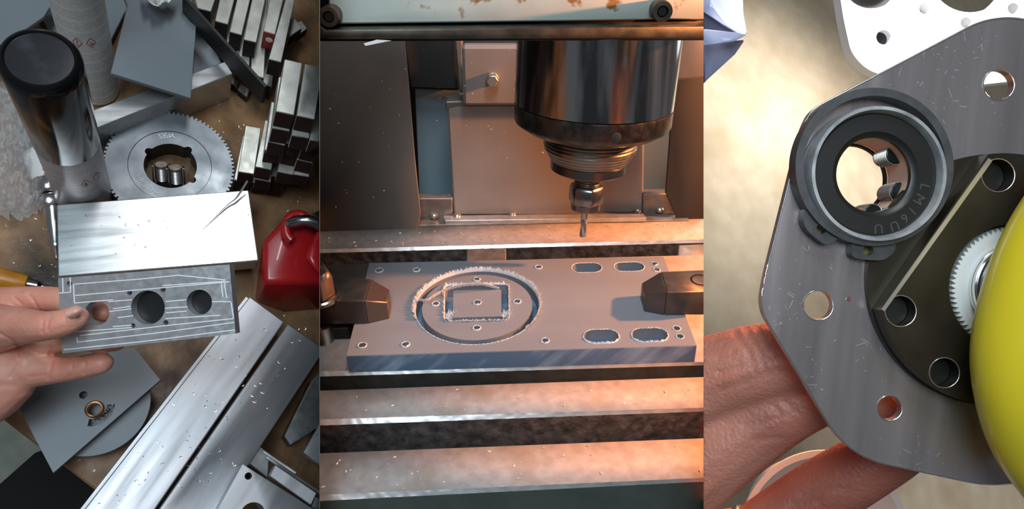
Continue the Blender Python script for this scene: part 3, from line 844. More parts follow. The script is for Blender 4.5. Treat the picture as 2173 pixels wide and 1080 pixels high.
# ---- clear plastic bag
def bag(a, b):
    x = -30 + a * 126; y = 170 + b * 275
    x += (b - .5) * -26 * (a - .2) + noise.noise(Vector((b * 6, 3, 1))) * 14 * a; y += noise.noise(Vector((a * 5, 8, 1))) * 16
    q = Vector((a * 5, b * 7, 2.2))
    z = .010 + .022 * math.sin(math.pi * min(1, a * 1.1)) * math.sin(math.pi * b) + abs(noise.noise(q)) * .030 + abs(noise.noise(q * 2.6)) * .018 + abs(noise.noise(q * 6)) * .005
    return L(x, y, max(.002, z * (1 - .7 * max(0, a - .8) / .2)))
def bag2(a, b):
    p = bag(a, b); p = p.copy(); p.z = .0012; return p
bg = MB().grid(bag, 70, 90)
bg.grid(bag2, 20, 20)
tag(bg.build('plastic_bag', 'clear_film', None, 0, 70), 'crumpled clear plastic bag left of the spray cans', 'bag')

# ---- orange screwdriver and a thin rod
sdv = thing('screwdriver', 'screwdriver with orange handle and dark ferrule at the left bench edge', 'screwdriver', L(30, 598))
MB().tube([L(-60, 578, .011), L(-10, 589, .011), L(40, 599, .010), L(57, 602, .009)], [.010, .0105, .0095, .0085], 16).build('handle', 'orange_plastic', sdv, .001, 40)
MB().tube([L(57, 602, .009), L(80, 606, .009), L(86, 607, .008)], [.0058, .0052, .003], 14).build('ferrule', 'chrome_dark', sdv, 0, 40)
MB().tube([L(86, 607, .008), L(124, 613, .007)], [.0022, .0022], 10).build('shaft', 'chrome_dark', sdv, 0, 40)
tag(MB().tube([L(-20, 607, .004), L(40, 618, .004)], .0038, 12).build('steel_rod', 'chrome_dark', None, 0, 40), 'thin steel rod beside the orange screwdriver', 'rod')

# ---- grey plastic sheets at the top
def sheet(name, pts, th, m, label, cat='sheet', group=None, bevel=.0004):
    P = [L(x, y, z) for x, y, z in pts]
    nn = (P[1] - P[0]).cross(P[2] - P[0]).normalized()
    if nn.z < 0: nn = -nn
    o = MB().prism(P, -nn * th).build(name, m, None, bevel); return tag(o, label, cat, group)
sheet('plastic_sheet', [(30, -40, .070), (140, -40, .070), (92, 36, .070), (60, 58, .070), (-40, 120, .070), (-40, 30, .070)], .005, 'pvc', 'grey plastic sheet with bright glare in the top corner', group='grey plastic sheets')
sheet('plastic_sheet', [(60, -30, .020), (300, -30, .020), (262, 30, .020), (228, 100, .020), (110, 80, .020)], .005, 'pvc', 'grey plastic sheet lying behind the white spray can', group='grey plastic sheets')
sheet('plastic_sheet', [(250, -40, .105), (400, -40, .085), (416, 57, .088), (404.5, 208, .084), (235, 155, .106), (271, 11, .104)], .005, 'pvc', 'large grey plastic sheet propped across the aluminium bar', group='grey plastic sheets')
sheet('plastic_sheet', [(300, 20, .045), (400, 10, .045), (470, 133, .045), (380, 170, .045)], .005, 'pvc', 'grey plastic sheet tucked under the propped one', group='grey plastic sheets')
tag(MB().grid(lambda a, b: L(300 + a * 76, -30 + b * (44 - 60 * (a - .5) ** 2 * 2), .12 + abs(noise.noise(Vector((a * 4, b * 4, 5)))) * .02), 16, 12).build('white_film', 'white_plastic', None, 0, 60), 'scrap of white film at the top edge above the sheets', 'film')
tag(MB().hull([L(x, y, z) for x, y in ((6, -20), (24, -20), (20, 0), (5, 11)) for z in (.02, .03)]).build('paper_scrap', 'cream_paper', None, 0), 'cream paper scrap in the very corner beside the sheet', 'paper')

# ---- aluminium bar on edge
zb = .060
tb = [L(180, 240, zb), L(478, 130, zb), L(494, 156, zb), L(190, 278, zb)]
tag(MB().prism(tb, -ZV * (zb - .0005)).build('flat_bar', 'aluminium', None, .0008), 'bright aluminium flat bar on edge under the propped grey sheet', 'bar', 'aluminium bars')

# ---- timing pulley with taper bush
gz = .030
gc = L(362, 351, gz); gr = pr(126, gc)
gear = thing('toothed_pulley', 'grey steel toothed pulley with bored bush lying on the bench', 'pulley', L(362, 351))
NT = 84; pts = []
for k in range(NT):
    for f_, r_ in ((.0, .962), (.28, .962), (.40, 1.0), (.86, 1.0)):
        a = 2 * math.pi * (k + f_) / NT; pts.append((gr * r_ * math.cos(a), gr * r_ * math.sin(a)))
br = gr * .405
g2 = plate2d([pts, circle(0, 0, gr * .64, 72)], -gz + .0003, 0)
G = frame(gc, Vector((1, 0, 0)), Vector((0, 1, 0)), ZV)
ex = (L(400, 351, gz) - gc).normalized(); ey = ZV.cross(ex); G = frame(gc, ex, ey, ZV)
g2.xf(G).build('toothed_rim', 'gear_steel', gear, 0, 25)
# the bush with three keyway notches
nb_ = []
for k in range(120):
    a = 2 * math.pi * k / 120; r_ = br
    for na in (.80, 2.45, 5.60):
        d = abs((a - na + math.pi) % (2 * math.pi) - math.pi)
        if d < .15: r_ = max(r_, br * (1 + .16 * math.sqrt(max(0, 1 - (d / .15) ** 2))))
    nb_.append((r_ * math.cos(a), r_ * math.sin(a)))
plate2d([circle(0, 0, gr * .632, 72), nb_], -gz + .0003, -.0006).xf(G).build('bush', 'gear_steel', gear, 0, 25)
mb = MB(); n_ = len(nb_)
mb.add([Vector((x * .999, y * .999, z)) for z in (-gz + .0005, -.0012) for x, y in nb_], [(i, (i + 1) % n_, n_ + (i + 1) % n_, n_ + i) for i in range(n_)])
mb.xf(G).build('bore_wall', 'bore_dark', gear, 0, 40)
ex = (L(400, 351, gz) - gc).normalized(); ey = ZV.cross(ex)
def ring_text(txt, r, a_mid, size, step, name, flip=1):
    mb = MB()
    for i, ch in enumerate(txt):
        a = a_mid - flip * (i - (len(txt) - 1) / 2) * step
        d = ex * math.cos(a) + ey * math.sin(a); t = d.cross(ZV) * flip
        m_ = text_mesh(ch, size)
        m_.xf(frame(gc + d * r + ZV * .0001, t, ZV.cross(t), ZV)); mb.add(m_.v, m_.f)
    mb.build(name, 'etched', gear, 0, 0)
ring_text('5351A', gr * .545, math.radians(94), .0088, .085, 'engraved_number')
ring_text('SM 15 1615', gr * .52, math.radians(222), .0066, .085, 'engraved_number')
# two threaded studs standing inside the bore
for k, (sx, sy) in enumerate(((346, 403), (376, 409))):
    b_ = L(sx, sy, .006); hs = .034; SA = (L(sx - 3, sy - 38, .026) - b_).normalized(); SY = SA.cross(ex).normalized()
    sn = thing('threaded_insert', ('left' if k == 0 else 'right') + ' of two threaded inserts standing in the pulley bore', 'insert', b_, 'inserts in the pulley bore')
    prof = [(.0058, 0), (.0058, .014)]
    for j in range(10): prof += [(.0060, .0145 + j * .0018), (.0068, .0154 + j * .0018)]
    MB().lathe(b_, SA, prof + [(.006, hs)], 24).build('thread', 'stud_steel', sn, 0, 20)
    MB().lathe(b_ + SA * (hs + .0002), SA, [(.0062, 0), (.0052, .0006)], 24).build('rusty_end', 'rust_top', sn, 0, 30)
    for s_ in (-1, 1):
        MB().box(b_ + ex * s_ * .0085 + SA * .017, ex, SY, SA, .0018, .006, .034).build('side_leaf', 'stud_steel', sn, .0003)

# ---- stacks of square steel bars
def bar_at(far_l, far_r, near_r, near_l, z, h, label, group, end='shaded_bar_end', name='steel_bar'):
    P = [L(*p, z) for p in (far_l, far_r, near_r, near_l)]
    t = thing(name, label, 'bar', (P[2] + P[3]) / 2 - ZV * h, group)
    MB().prism(P, -ZV * h).build('bar_body', 'steel_bar', t, .0006)
    c_ = (P[2] + P[3]) / 2; d = (P[2] + P[3] - P[0] - P[1]); d.z = 0; d.normalize()
    e = [P[3], P[2], P[2] - ZV * h, P[3] - ZV * h]
    m_ = (e[0] + e[1] + e[2] + e[3]) / 4
    e = [m_ + (q - m_) * .955 + d * .0001 for q in e]
    MB().prism(e, d * .0005).build('sawn_end', end, t, 0)
    return t, e, d
GA = 'steel bars stacked at the top'
zt_, hb_ = .100, .032
for fl, fr, nr, nl, z, lab in (
    ((474, -40), (503, -40), (496, 114), (467, 104), .066, 'lower steel bar just right of the dark strip, its end showing under the stack'),
    ((507, -40), (536, -40), (529, 147), (500, 137), .066, 'lower steel bar of the top stack, second from the dark strip'),
    ((541, -40), (570, -40), (560, 166), (532, 157), .066, 'lower steel bar of the top stack, third from the dark strip'),
    ((560, -40), (604, -40), (577, 184), (548, 174), .033, 'lowest steel bar of the top stack, reaching towards the right stack')):
    bar_at(fl, fr, nr, nl, z, hb_, lab, GA)
for fl, fr, nr, nl, lab, en in (
    ((404, -40), (470, -40), (448, 24), (419, 17), 'leftmost light steel bar of the top stack', 'shaded_bar_end'),
    ((475, -40), (507, -40), (484, 51.5), (456, 44), 'second light steel bar from the left in the top stack', 'shaded_bar_end'),
    ((512, -40), (540, -40), (513, 74), (487, 67), 'third light steel bar from the left in the top stack', 'shaded_bar_end'),
    ((543, -40), (571, -40), (544, 90), (517, 83.5), 'fourth light steel bar from the left in the top stack', 'shaded_bar_end'),
    ((580, -40), (610, -40), (584, 72.5), (559, 65.5), 'steel bar with red painted end in the top stack', 'red_end')):
    t_, e_, d_ = bar_at(fl, fr, nr, nl, zt_, hb_, lab, GA, en)
    if en == 'red_end':
        c_ = (e_[0] + e_[1] + e_[2] + e_[3]) / 4 + d_ * .0006 + (e_[1] - e_[0]) * .10 + (e_[0] - e_[3]) * .08
        MB().lathe(c_, d_, [(.0042, 0), (.0038, .0005)], 20).build('white_spot', 'white_dot', t_, 0)
bar_at((617, -40), (634, -40), (597, 132), (570, 125), .099, .032, 'long steel bar at the right side of the top stack', GA)
bar_at((605, 44), (624, 36), (640, 60), (612, 80), .060, .02, 'short crosswise steel bar under the long bar', GA)
bar_at((612, 52), (640, 44), (652, 60), (628, 78), .038, .014, 'short crosswise steel piece under the other crosswise bar', GA)

# dark strip on edge
ta, tb2 = L(386, -8, .115), L(562, 186, .115)
dn_ = (tb2 - ta).normalized(); sd2 = ZV.cross(dn_)
if sd2.dot(C - ta) < 0: sd2 = -sd2
tag(MB().prism([ta, tb2, tb2 - sd2 * .004, ta - sd2 * .004], -ZV * .036).build('dark_strip', 'blackened_steel', None, .0006), 'blackened steel strip standing on edge beside the top stack', 'strip')
bar_at((490, 160), (505, 172), (503, 187), (486, 172), .014, .012, 'small steel offcut with pale end near the aluminium bar', 'steel offcuts')
bar_at((512, 176), (530, 190), (524, 206), (504, 190), .014, .012, 'small steel offcut lying against the dark strip', 'steel offcuts')

# right stack
GB = 'steel bars stacked at the right'
zs = .215
o_ = L(585, 236, zs); wv = L(624, 244, zs) - o_; lv = L(604, 125, zs) - o_
wid = wv.length; wv.normalize(); ln = lv.length; lv.normalize()
random.seed(5)
hbar = .0285
names_l = ['top', 'second', 'third', 'fourth', 'fifth', 'sixth', 'bottom']
names_c = {-2: 'outermost left', -1: 'left', 0: 'second', 1: 'third', 2: 'right-hand'}
for k in range(7):
    z_ = zs - k * (hbar + .0012)
    cols = [0, 1, 2] if k < 5 else ([-1, 0, 1, 2] if k < 6 else [-1, 0, 1])
    for c_ in cols:
        if k == 0 and c_ == 2: continue
        j = 0 if k == 0 else random.uniform(-.005, .007) + (.004 if c_ == -1 else 0)
        side = 0 if k == 0 else random.uniform(-.003, .003) - .0015 * k
        ang = 0 if k == 0 else random.uniform(-.05, .05)
        w2 = (Matrix.Rotation(ang, 3, 'Z') @ wv); l2 = (Matrix.Rotation(ang, 3, 'Z') @ lv)
        p0 = o_ + wv * (c_ * (wid + .0024) + side) - lv * j; p0.z = z_
        if k == 1 and c_ == 2: p0 = p0 - lv * .012
        Pt = [p0 + l2 * ln, p0 + l2 * ln + w2 * wid, p0 + w2 * wid, p0]
        t = thing('steel_bar', names_c[c_] + ' steel bar in the ' + names_l[k] + ' layer of the right stack', 'bar', (Pt[2] + Pt[3]) / 2 - ZV * hbar, GB)
        MB().prism(Pt, -ZV * hbar).build('bar_body', 'steel_bar', t, .0006)
        e = [Pt[3], Pt[2], Pt[2] - ZV * hbar, Pt[3] - ZV * hbar]; m_ = sum(e, Vector()) / 4
        MB().prism([m_ + (q - m_) * .955 - l2 * .0001 for q in e], -l2 * .0005).build('sawn_end', 'shaded_bar_end_brown', t, 0)

# ---- aluminium block in the middle with a long sliver on it
zk = .062
bt = [L(120, 434, zk), L(527.5, 403, zk), L(549, 553, zk), L(123, 587, zk)]
blk = thing('aluminium_block', 'wide bright aluminium block in the middle of the bench', 'block', L(330, 520))
MB().prism(bt, -ZV * .0305).build('block_body', 'aluminium', blk, .0010)
sl_ = [L(x, y, z) for x, y, z in ((430, 487, zk + .001), (452, 465, zk + .002), (482, 436, zk + .004), (500, 422, zk + .007), (512, 405, zk + .012), (525, 384, zk + .02))]
tag(MB().tube([p for p, _ in smooth_chain([(q, .001) for q in sl_], 6)], [.0003 + .0014 * min(1, k / 20) for k in range(31)], 8, True, .5).build('metal_sliver', 'swarf_bright', None, 0, 50), 'long curled metal sliver lying on the bright block', 'sliver')

# ---- red cast tool with steel ring
red = thing('red_clamp_tool', 'red painted cast tool with steel ring right of the bright block', 'tool', L(620, 600))
MB().hull([L(x, y, .072) for x, y in ((558, 512), (604, 462), (622, 460), (700, 520), (700, 600), (560, 600))] + [L(x, y, .0005) for x, y in ((548, 600), (560, 525), (610, 470), (720, 500), (720, 655), (602, 664), (540, 640))]).build('body', 'red_paint', red, .006, 50, 3)
lug = [L(632 + 26 * math.cos(a), 484 + 30 * math.sin(a), .082) for a in [math.radians(x) for x in range(120, 331, 14)]]
MB().tube(lug, .0050, 12).build('ring_lug', 'red_paint', red, 0, 60)
MB().hull([L(x, y, z) for x, y in ((646, 545), (672, 488), (720, 490), (720, 620), (690, 600)) for z in (.05, .088)]).build('jaw', 'red_paint', red, .006, 50, 3)
rg = [L(x, y, z) for x, y, z in ((612, 492, .070), (613, 478, .082), (630, 470, .092), (655, 468, .096), (680, 478, .094), (700, 495, .090))]
MB().tube([p for p, _ in smooth_chain([(q, .001) for q in rg], 5)], .0062, 16).build('steel_ring', 'chrome_dark', red, 0, 60)
tag(MB().tube([L(668, 462, .03), L(684, 455, .03), L(700, 458, .03)], .006, 12).build('steel_link', 'chrome_dark', None, 0, 60), 'end of a steel link above the red tool', 'link')

# ---- two long aluminium bars across the lower right
zA = .060
GA2 = 'long aluminium bars'
bA1 = [L(530, 629, zA), L(602, 681, zA), L(300, 1120, zA), L(140, 1130, zA)]
bA1 = [L(530, 629, zA), L(603, 683, zA), L(303, 1118, zA), L(142, 1128, zA)]
lb = thing('long_bar', 'long aluminium bar with open dark side, left of the pair crossing the bench', 'bar', L(380, 900), GA2)
MB().prism(bA1, -ZV * (zA - .0005)).build('bar_body', 'aluminium_bar', lb, .0010)
s0, s1 = L(524, 632, zA * .55), L(134, 1120, zA * .55)
nn = ZV.cross((s1 - s0)).normalized()
if nn.dot(L(100, 700) - s0) < 0: nn = -nn
for h_, t_ in ((.052, .004), (.030, .006), (.010, .007)):
    a, b = L(530, 629, zA), L(142, 1128, zA); a.z = b.z = h_
    MB().prism([a, b, b + nn * t_, a + nn * t_], -ZV * .006).build('side_rib', 'aluminium_bar', lb, .0005)
bB1 = [L(611, 687, zA), L(690, 744, zA), L(690, 744, zA) * .0 + L(681, 753, zA), L(420, 1140, zA), L(311, 1118, zA)]
bB1 = [L(611, 687, zA), L(689, 741, zA), L(432, 1130, zA), L(311, 1118, zA)]
lb2 = thing('long_bar', 'long aluminium bar with curled chips on it, right of the pair crossing the bench', 'bar', L(540, 850), GA2)
MB().prism(bB1, -ZV * (zA - .0005)).build('bar_body', 'aluminium_bar', lb2, .0010)
# ---- stacked pieces in the lower right corner
zc = .125
bc = [L(515, 985, zc), L(720, 1115, zc), L(640, 1240, zc), L(430, 1140, zc)]
cb = thing('drilled_block', 'aluminium block with a small and a large hole in the bottom corner', 'block', L(560, 1060, zA))
loc = lambda p: (p.x, p.y)
ch1, ch2 = L(527, 1010, zc), L(536, 1092, zc)
m_ = plate2d([[loc(p) for p in bc], circle(ch1.x, ch1.y, pr(7.5, ch1), 24), circle(ch2.x, ch2.y, pr(25, ch2), 36)], zA + .0005, zc)
m_.build('block_body', 'aluminium_bar', cb, 0, 25)
fa, fb = bc[0], bc[3]; fn_ = ZV.cross(fb - fa).normalized()
if fn_.dot(L(300, 1000) - fa) < 0: fn_ = -fn_
th_c = on(467, 1043, fa, fn_)
MB().lathe(th_c - fn_ * .0004, fn_, [(.0092, 0), (.0092, .0010), (.0080, .0012), (.0076, .0002)], 28).build('green_rim', mat('green_ink', (.05, .28, .09), .5), cb, 0, 30)
MB().lathe(th_c, fn_, [(.0078, 0), (.0078, .0011), (.0066, .0013), (.0064, .0003)], 28).build('threaded_hole', 'chrome_dark', cb, 0, 30)
MB().lathe(th_c, fn_, [(.0064, 0), (.0063, .0010)], 28).build('hole_dark', 'black_cloth', cb, 0, 30)
GP = 'offcuts in the bottom right corner'
def slab(pts, z, h, m, lab, name='metal_offcut', gp=GP):
    return tag(MB().prism([L(x, y, z) for x, y in pts], -ZV * h).build(name, m, None, .0006), lab, 'offcut', gp)
slab([(584, 986), (672, 1046), (660, 1072), (572, 1010)], .118, .02, 'aluminium_bar', 'light aluminium offcut lying behind the drilled block')
slab([(668, 1052), (700, 1072), (690, 1095), (660, 1076)], .112, .02, 'sawn_dark', 'dull grey offcut at the very corner behind the drilled block')
slab([(560, 955), (630, 1002), (627, 1007), (556, 960)], .105, .003, 'aluminium', 'narrow bright strip beside the light offcut')
slab([(566, 966), (700, 1056), (697, 1061), (563, 972)], .098, .003, 'aluminium', 'long bright strip beside the narrow strip')
slab([(553, 948), (572, 962), (568, 1015), (530, 984)], .092, .02, 'sawn_dark', 'dark ridged offcut between the long bar and the strips')
slab([(660, 808), (700, 770), (700, 890), (616, 945), (603, 925)], .030, .028, 'sawn_dark', 'dark ridged steel offcut at the right bench edge below the red tool')
slab([(644, 960), (690, 880), (690, 995)], .034, .03, 'aluminium', 'pale triangular metal offcut at the right edge of the bench')

# ---- grey plate with bushing under the hand
zp = .045
pts = [(42, 868), (110, 760), (285, 738), (340, 806), (113, 1003)]
P = [L(x, y, zp) for x, y in pts]
gp_ = thing('grey_plate', 'slate-grey plastic plate with a bushing and curved slot below the hand', 'plate', L(180, 880))
hl = L(177, 838, zp); hb2 = L(201, 869, zp)
sl_pts = []
cs = L(196, 862, zp)
rs = (L(235, 862, zp) - cs).length
a0 = math.atan2((L(236, 858, zp) - cs).y, (L(236, 858, zp) - cs).x); a1 = math.atan2((L(186, 902, zp) - cs).y, (L(186, 902, zp) - cs).x)
if a1 > a0: a1 -= 2 * math.pi
hw = .0034
for k in range(19): a = a0 + (a1 - a0) * k / 18; sl_pts.append((cs.x + (rs + hw) * math.cos(a), cs.y + (rs + hw) * math.sin(a)))
for k in range(19): a = a1 + (a0 - a1) * k / 18; sl_pts.append((cs.x + (rs - hw) * math.cos(a), cs.y + (rs - hw) * math.sin(a)))
plate2d([[loc(p) for p in P], circle(hl.x, hl.y, pr(8, hl), 24), circle(hb2.x, hb2.y, pr(15, hb2), 32), sl_pts], zp - .008, zp).build('plate_top', 'pvc', gp_, 0, 25)
random.seed(21); mb = MB()
for k in range(70):
    a = a0 + (a1 - a0) * random.random(); r_ = rs + random.uniform(-1, 1) * hw
    p = Vector((cs.x + r_ * math.cos(a), cs.y + r_ * math.sin(a), zp - random.uniform(.0005, .003)))
    d = Vector((random.uniform(-1, 1), random.uniform(-1, 1), random.uniform(.1, .5))) * .0016
    mb.add([p, p + d, p + d.orthogonal().normalized() * .0011, p + Vector((0, 0, .001))], [(0, 1, 2), (0, 2, 3), (1, 3, 2), (0, 3, 1)])
o = mb.build('slot_shavings', 'swarf_plastic', gp_, 0, 0); o['kind'] = 'stuff'
MB().prism([L(x, y, zp - .010) for x, y in ((63, 910), (113, 1004), (128, 992), (72, 900))], -ZV * .006).build('lower_strip', 'pvc', gp_, .0004)
dk = L(196, 858, .028)
tag(MB().lathe(L(200, 858, .020), ZV, [(.050, 0), (.0505, .001), (.0505, .0085), (.050, .0095)], 72).build('grey_disc', 'pvc', None, 0, 30), 'round slate-grey disc under the grey plate', 'disc')
tag(MB().lathe(hb2 - ZV * .010, ZV, [(pr(12.5, hb2), 0), (pr(14.6, hb2), 0), (pr(14.6, hb2), .0102), (pr(18, hb2), .0104), (pr(18, hb2), .0135), (pr(16, hb2), .0145), (pr(13, hb2), .0142), (pr(12.5, hb2), .013), (pr(12.5, hb2), 0)], 40, None, False).build('bronze_bushing', 'bronze', None, 0, 40), 'bronze flanged bushing set in the slate-grey plate', 'bushing')

# ---- the machined plate held in the hand
dp = .55
hp = thing('machined_plate', 'machined aluminium plate with three big holes held in the hand', 'plate', at(310, 655, dp + .005))
QC = at(310, 655, dp)
def q2(px, py): d = at(px, py, dp) - QC; return (d.dot(CR), d.dot(CU))
k_ = dp / F
hls = [circle(*q2(x, y), r * k_, 40) for x, y, r in ((206, 664, 26), (314, 652.5, 36), (423, 641.5, 27))]
sml = [circle(*q2(x, y), r * k_, 20) for x, y, r in ((147, 602, 5.6), (275, 621, 5.6), (346, 614.5, 5.6), (282, 691, 5.2), (352, 684.5, 5.4))]
HPF = frame(QC, CR, CU, CB)
plate2d([[q2(123, 590), q2(487, 561), q2(500, 708), q2(132, 750)]] + hls + sml, -.009, 0).xf(HPF).build('plate_body', 'aluminium_milled', hp, 0, 25)
for x, y, r in ((314, 652.5, 36), (423, 641.5, 27)):  # dark discs behind two through-holes stand for the shade seen inside
    c_ = Vector((*q2(x, y), -.0165)); MB().lathe(HPF @ c_, CB, [(r * k_ * 1.08, 0), (r * k_ * 1.08, .007)], 36).build('hole_shade', 'bore_dark', hp, 0, 30)
# raised bright tool-path lines
def marks(lines, w, m):
    mb = MB()
    for pl_ in lines:
        for (x0, y0), (x1, y1) in zip(pl_, pl_[1:]):
            a, b = Vector(q2(x0, y0)), Vector(q2(x1, y1)); d = (b - a).normalized(); n_ = Vector((-d.y, d.x)) * w
            q = [a - n_, b - n_, b + n_, a + n_]
            mb.add([Vector((p.x, p.y, z)) for z in (0, .00025) for p in q], [(4, 5, 6, 7), (0, 1, 5, 4), (1, 2, 6, 5), (2, 3, 7, 6), (3, 0, 4, 7)])
    o = mb.xf(HPF).build('tool_marks', m, hp, 0, 0); o['kind'] = 'stuff'
marks([[(133, 590), (134, 621)], [(149, 589), (150, 620)], [(125, 622), (150, 620)], [(158, 603), (300, 592), (378, 584), (478, 594)], [(156, 603), (158, 643), (240, 636)],
       [(160, 627), (260, 618), (487, 598)], [(475, 593), (481, 632)], [(470, 602), (473, 630)], [(240, 655), (278, 650)], [(232, 661), (279, 655)], [(250, 674), (283, 670)], [(352, 640), (395, 636)],
       [(350, 654), (398, 651)], [(352, 664), (396, 660)], [(490, 640), (496, 676), (360, 690), (300, 697), (170, 712)], [(352, 676), (468, 669)], [(450, 640), (490, 640)], [(165, 726), (345, 705), (497, 684)], [(163, 715), (165, 727)],
       [(136, 742), (300, 725), (498, 700)], [(240, 693), (280, 690)], [(160, 704), (280, 695)], [(230, 640), (280, 636)], [(345, 606), (478, 597)]], .00035, 'mill_mark')

# ---- the hand holding it
def hand_mesh(chains, vox, it): return skin_blob(chains, vox, it)
thumb = px_chain([(-60, 700, 66, .585), (0, 696, 52, .566), (50, 692, 40, .547), (95, 692, 33, .5325), (130, 686, 30, .5300), (156, 675, 26, .5315), (170, 669, 18, .535)])
index = px_chain([(-70, 655, 50, .605), (0, 645, 38, .597), (60, 637, 31, .592), (125, 636, 28, .590), (180, 648, 25, .586), (222, 664, 20, .582)])
middle = px_chain([(-60, 740, 60, .60), (30, 730, 42, .597), (110, 722, 31, .594), (180, 720, 27, .592), (238, 724, 23, .588), (250, 726, 18, .588)])
ring_ = px_chain([(-50, 800, 62, .598), (30, 788, 44, .592), (105, 786, 31, .588), (160, 781, 27, .585), (208, 772, 24.5, .582), (224, 768, 17, .582)])
palm = [px_chain([(-60, 720, 66, .600), (20, 745, 58, .597), (55, 770, 50, .594)]), px_chain([(-60, 790, 74, .598), (10, 790, 56, .592), (50, 795, 38, .590)]), px_chain([(-70, 860, 70, .60), (-20, 845, 56, .594), (30, 815, 42, .590)])]
hand = thing('hand', 'bare hand gripping the machined plate between thumb and fingers', 'hand', at(20, 760, .59))
hm = hand_mesh([thumb, index, middle, ring_] + palm, .0012, 9)
crease(hm, [[(86, 660), (91, 680), (88, 704)], [(96, 662), (101, 682), (99, 700)], [(104, 663), (107, 674)], [(-5, 706), (25, 722), (42, 738), (44, 765), (22, 800)], [(106, 738), (109, 770), (101, 802)],
            [(150, 757), (153, 778), (148, 799)], [(177, 752), (180, 772), (176, 792)], [(60, 622), (72, 640), (80, 655)], [(30, 632), (45, 645)], [(60, 800), (100, 796)]], 3.2, .0011)
finish('hand_skin', hm, 'skin', hand, 80)
# thumb nail
nc = at(155, 657, .5245)
nl_ = MB()
def nail_fn(a, b):
    x = (a - .5) * 36; y = (b - .5) * 24 * (1 - .5 * max(0, a - .55))
    return at(157 + x * .95 + y * .35, 662 + y * .95 - x * .36, .5172 + .020 * (b - .5) ** 2 + .022 * max(0, a - .5) ** 2)
NR_ = 20
for k in range(5):
    for j in range(NR_):
        t = 2 * math.pi * j / NR_; rr_ = (k + .02) / 4.02
        c_, s_ = math.cos(t), math.sin(t)
        c_, s_ = math.copysign(abs(c_) ** .7, c_), math.copysign(abs(s_) ** .7, s_)
        nl_.v.append(nail_fn(.5 + .5 * c_ * rr_, .5 + .5 * s_ * rr_))
for k in range(4):
    for j in range(NR_): nl_.f.append((k * NR_ + j, k * NR_ + (j + 1) % NR_, (k + 1) * NR_ + (j + 1) % NR_, (k + 1) * NR_ + j))
nl_.f.append(tuple(range(NR_))); nl_.build('thumb_nail', 'nail', hand, 0, 80)

# ---- metal curls scattered over the bench
random.seed(31)
def curls(n, fn, rmin, rmax, name, label):
    mb = MB()
    for _ in range(n):
        p = fn(); r_ = random.uniform(rmin, rmax); a = random.uniform(0, 6.28); sw = random.uniform(1.2, 4.5)
        pts_ = [p + Vector((r_ * math.cos(a + sw * k / 6), r_ * math.sin(a + sw * k / 6), .0006 + .0006 * k / 6)) for k in range(7)]
        mb.tube(pts_, random.uniform(.00012, .00028), 4)
    return tag(mb.build(name, 'swarf_bright', None, 0, 0), label, 'swarf', kind='stuff')
def bench_pt():
    while True:
        x, y = random.uniform(0, 678), random.uniform(180, 1000)
        if (x < 120 and 450 < y < 600) or (430 < x < 520 and 200 < y < 330) or (560 < x and 330 < y < 460) or (120 < x < 300 and 900 < y < 1010 and y < 900 + x * .5) or (600 < x and 640 < y < 700): return L(x, y)
curls(120, bench_pt, .0006, .0018, 'bench_curls', 'tiny bright metal curls scattered on the brown bench')
def bar_pt():
    t = random.random(); s = random.random()
    a = Vector((530, 640)).lerp(Vector((200, 1075)), t); b = Vector((672, 745)).lerp(Vector((470, 1030)), t); p = a.lerp(b, s)
    return L(p.x, p.y, zA)
curls(90, bar_pt, .0005, .0018, 'bar_curls', 'tiny bright metal curls scattered on the long aluminium bars')
def block_pt(): return L(random.uniform(140, 530), random.uniform(440, 548), zk)
curls(24, block_pt, .0005, .0018, 'block_curls', 'tiny metal curls on the wide bright block')
# ================================================================== RIGHT: bearing plate held over the floor
BAY = 'R'
fz2 = .02
fp_ = [L(1440, 1300, fz2), L(2330, 1300, fz2), L(2330, -260, fz2), L(1440, -260, fz2)]
fo = MB().prism(fp_, -ZV * .02).build('floor', 'concrete', None, 0)
struct(fo, 'sandy beige concrete floor far below the held plate')

D = .36; K_ = D / F
OC = at(1830, 540, D)
ZR = 0.0                                               # height above the plate at which pixels are read
def setz(z):
    global ZR, K_
    ZR = z; K_ = (D - z) / F
def r2(px, py):
    v = at(px, py, D - ZR) - OC; return (v.dot(CR), v.dot(CU))
RF = frame(OC, CR, CU, CB)
def lay(loops, z0, z1, name, m, parent, sm=25):
    return plate2d(loops, z0, z1).xf(RF).build(name, m, parent, 0, sm)
def pc(px, py, r, n=48): return circle(*r2(px, py), r * K_, n)
def z2(px, py, z): return at(px, py, D - ZR) + CB * (z - ZR)   # point at height z below or above that pixel

# ---- bearing plate
bp = thing('bearing_plate', 'scratched brushed aluminium plate with rounded corners held by fingers', 'plate', OC)
out_px = [(2162, 36), (2230, 60), (2230, 1000), (2170, 1024), (2090, 1030), (1800, 968), (1612, 655), (1622, 590), (1702, 272), (1722, 232), (2085, 42)]
rads = [p * K_ for p in (60, 0, 0, 60, 60, 85, 75, 75, 40, 40, 60)]
outl = round_poly([r2(*p) for p in out_px], rads, 10)
holes_r = [pc(2119, 180, 33), pc(1736, 648, 31.5), pc(1887.5, 866, 26.5), pc(2121, 946, 20), pc(1800, 635, 6, 16), pc(1842, 366, 85)]
lay([outl] + holes_r, -.0045, 0, 'plate_body', 'brushed_plate', bp)
# bright chamfer along the outline and round the holes
def rim_tube(loop, r, name, m, closed=True, z=0.0):
    P = [RF @ Vector((p[0], p[1], z)) for p in loop]
    MB().tube(P + ([P[0], P[1]] if closed else []), r, 6).build(name, m, bp, 0, 60)
rim_tube(outl, .00045, 'outline_chamfer', 'plate_rim')
for lp in holes_r[:4]: rim_tube(lp, .00035, 'hole_chamfer', 'plate_rim')
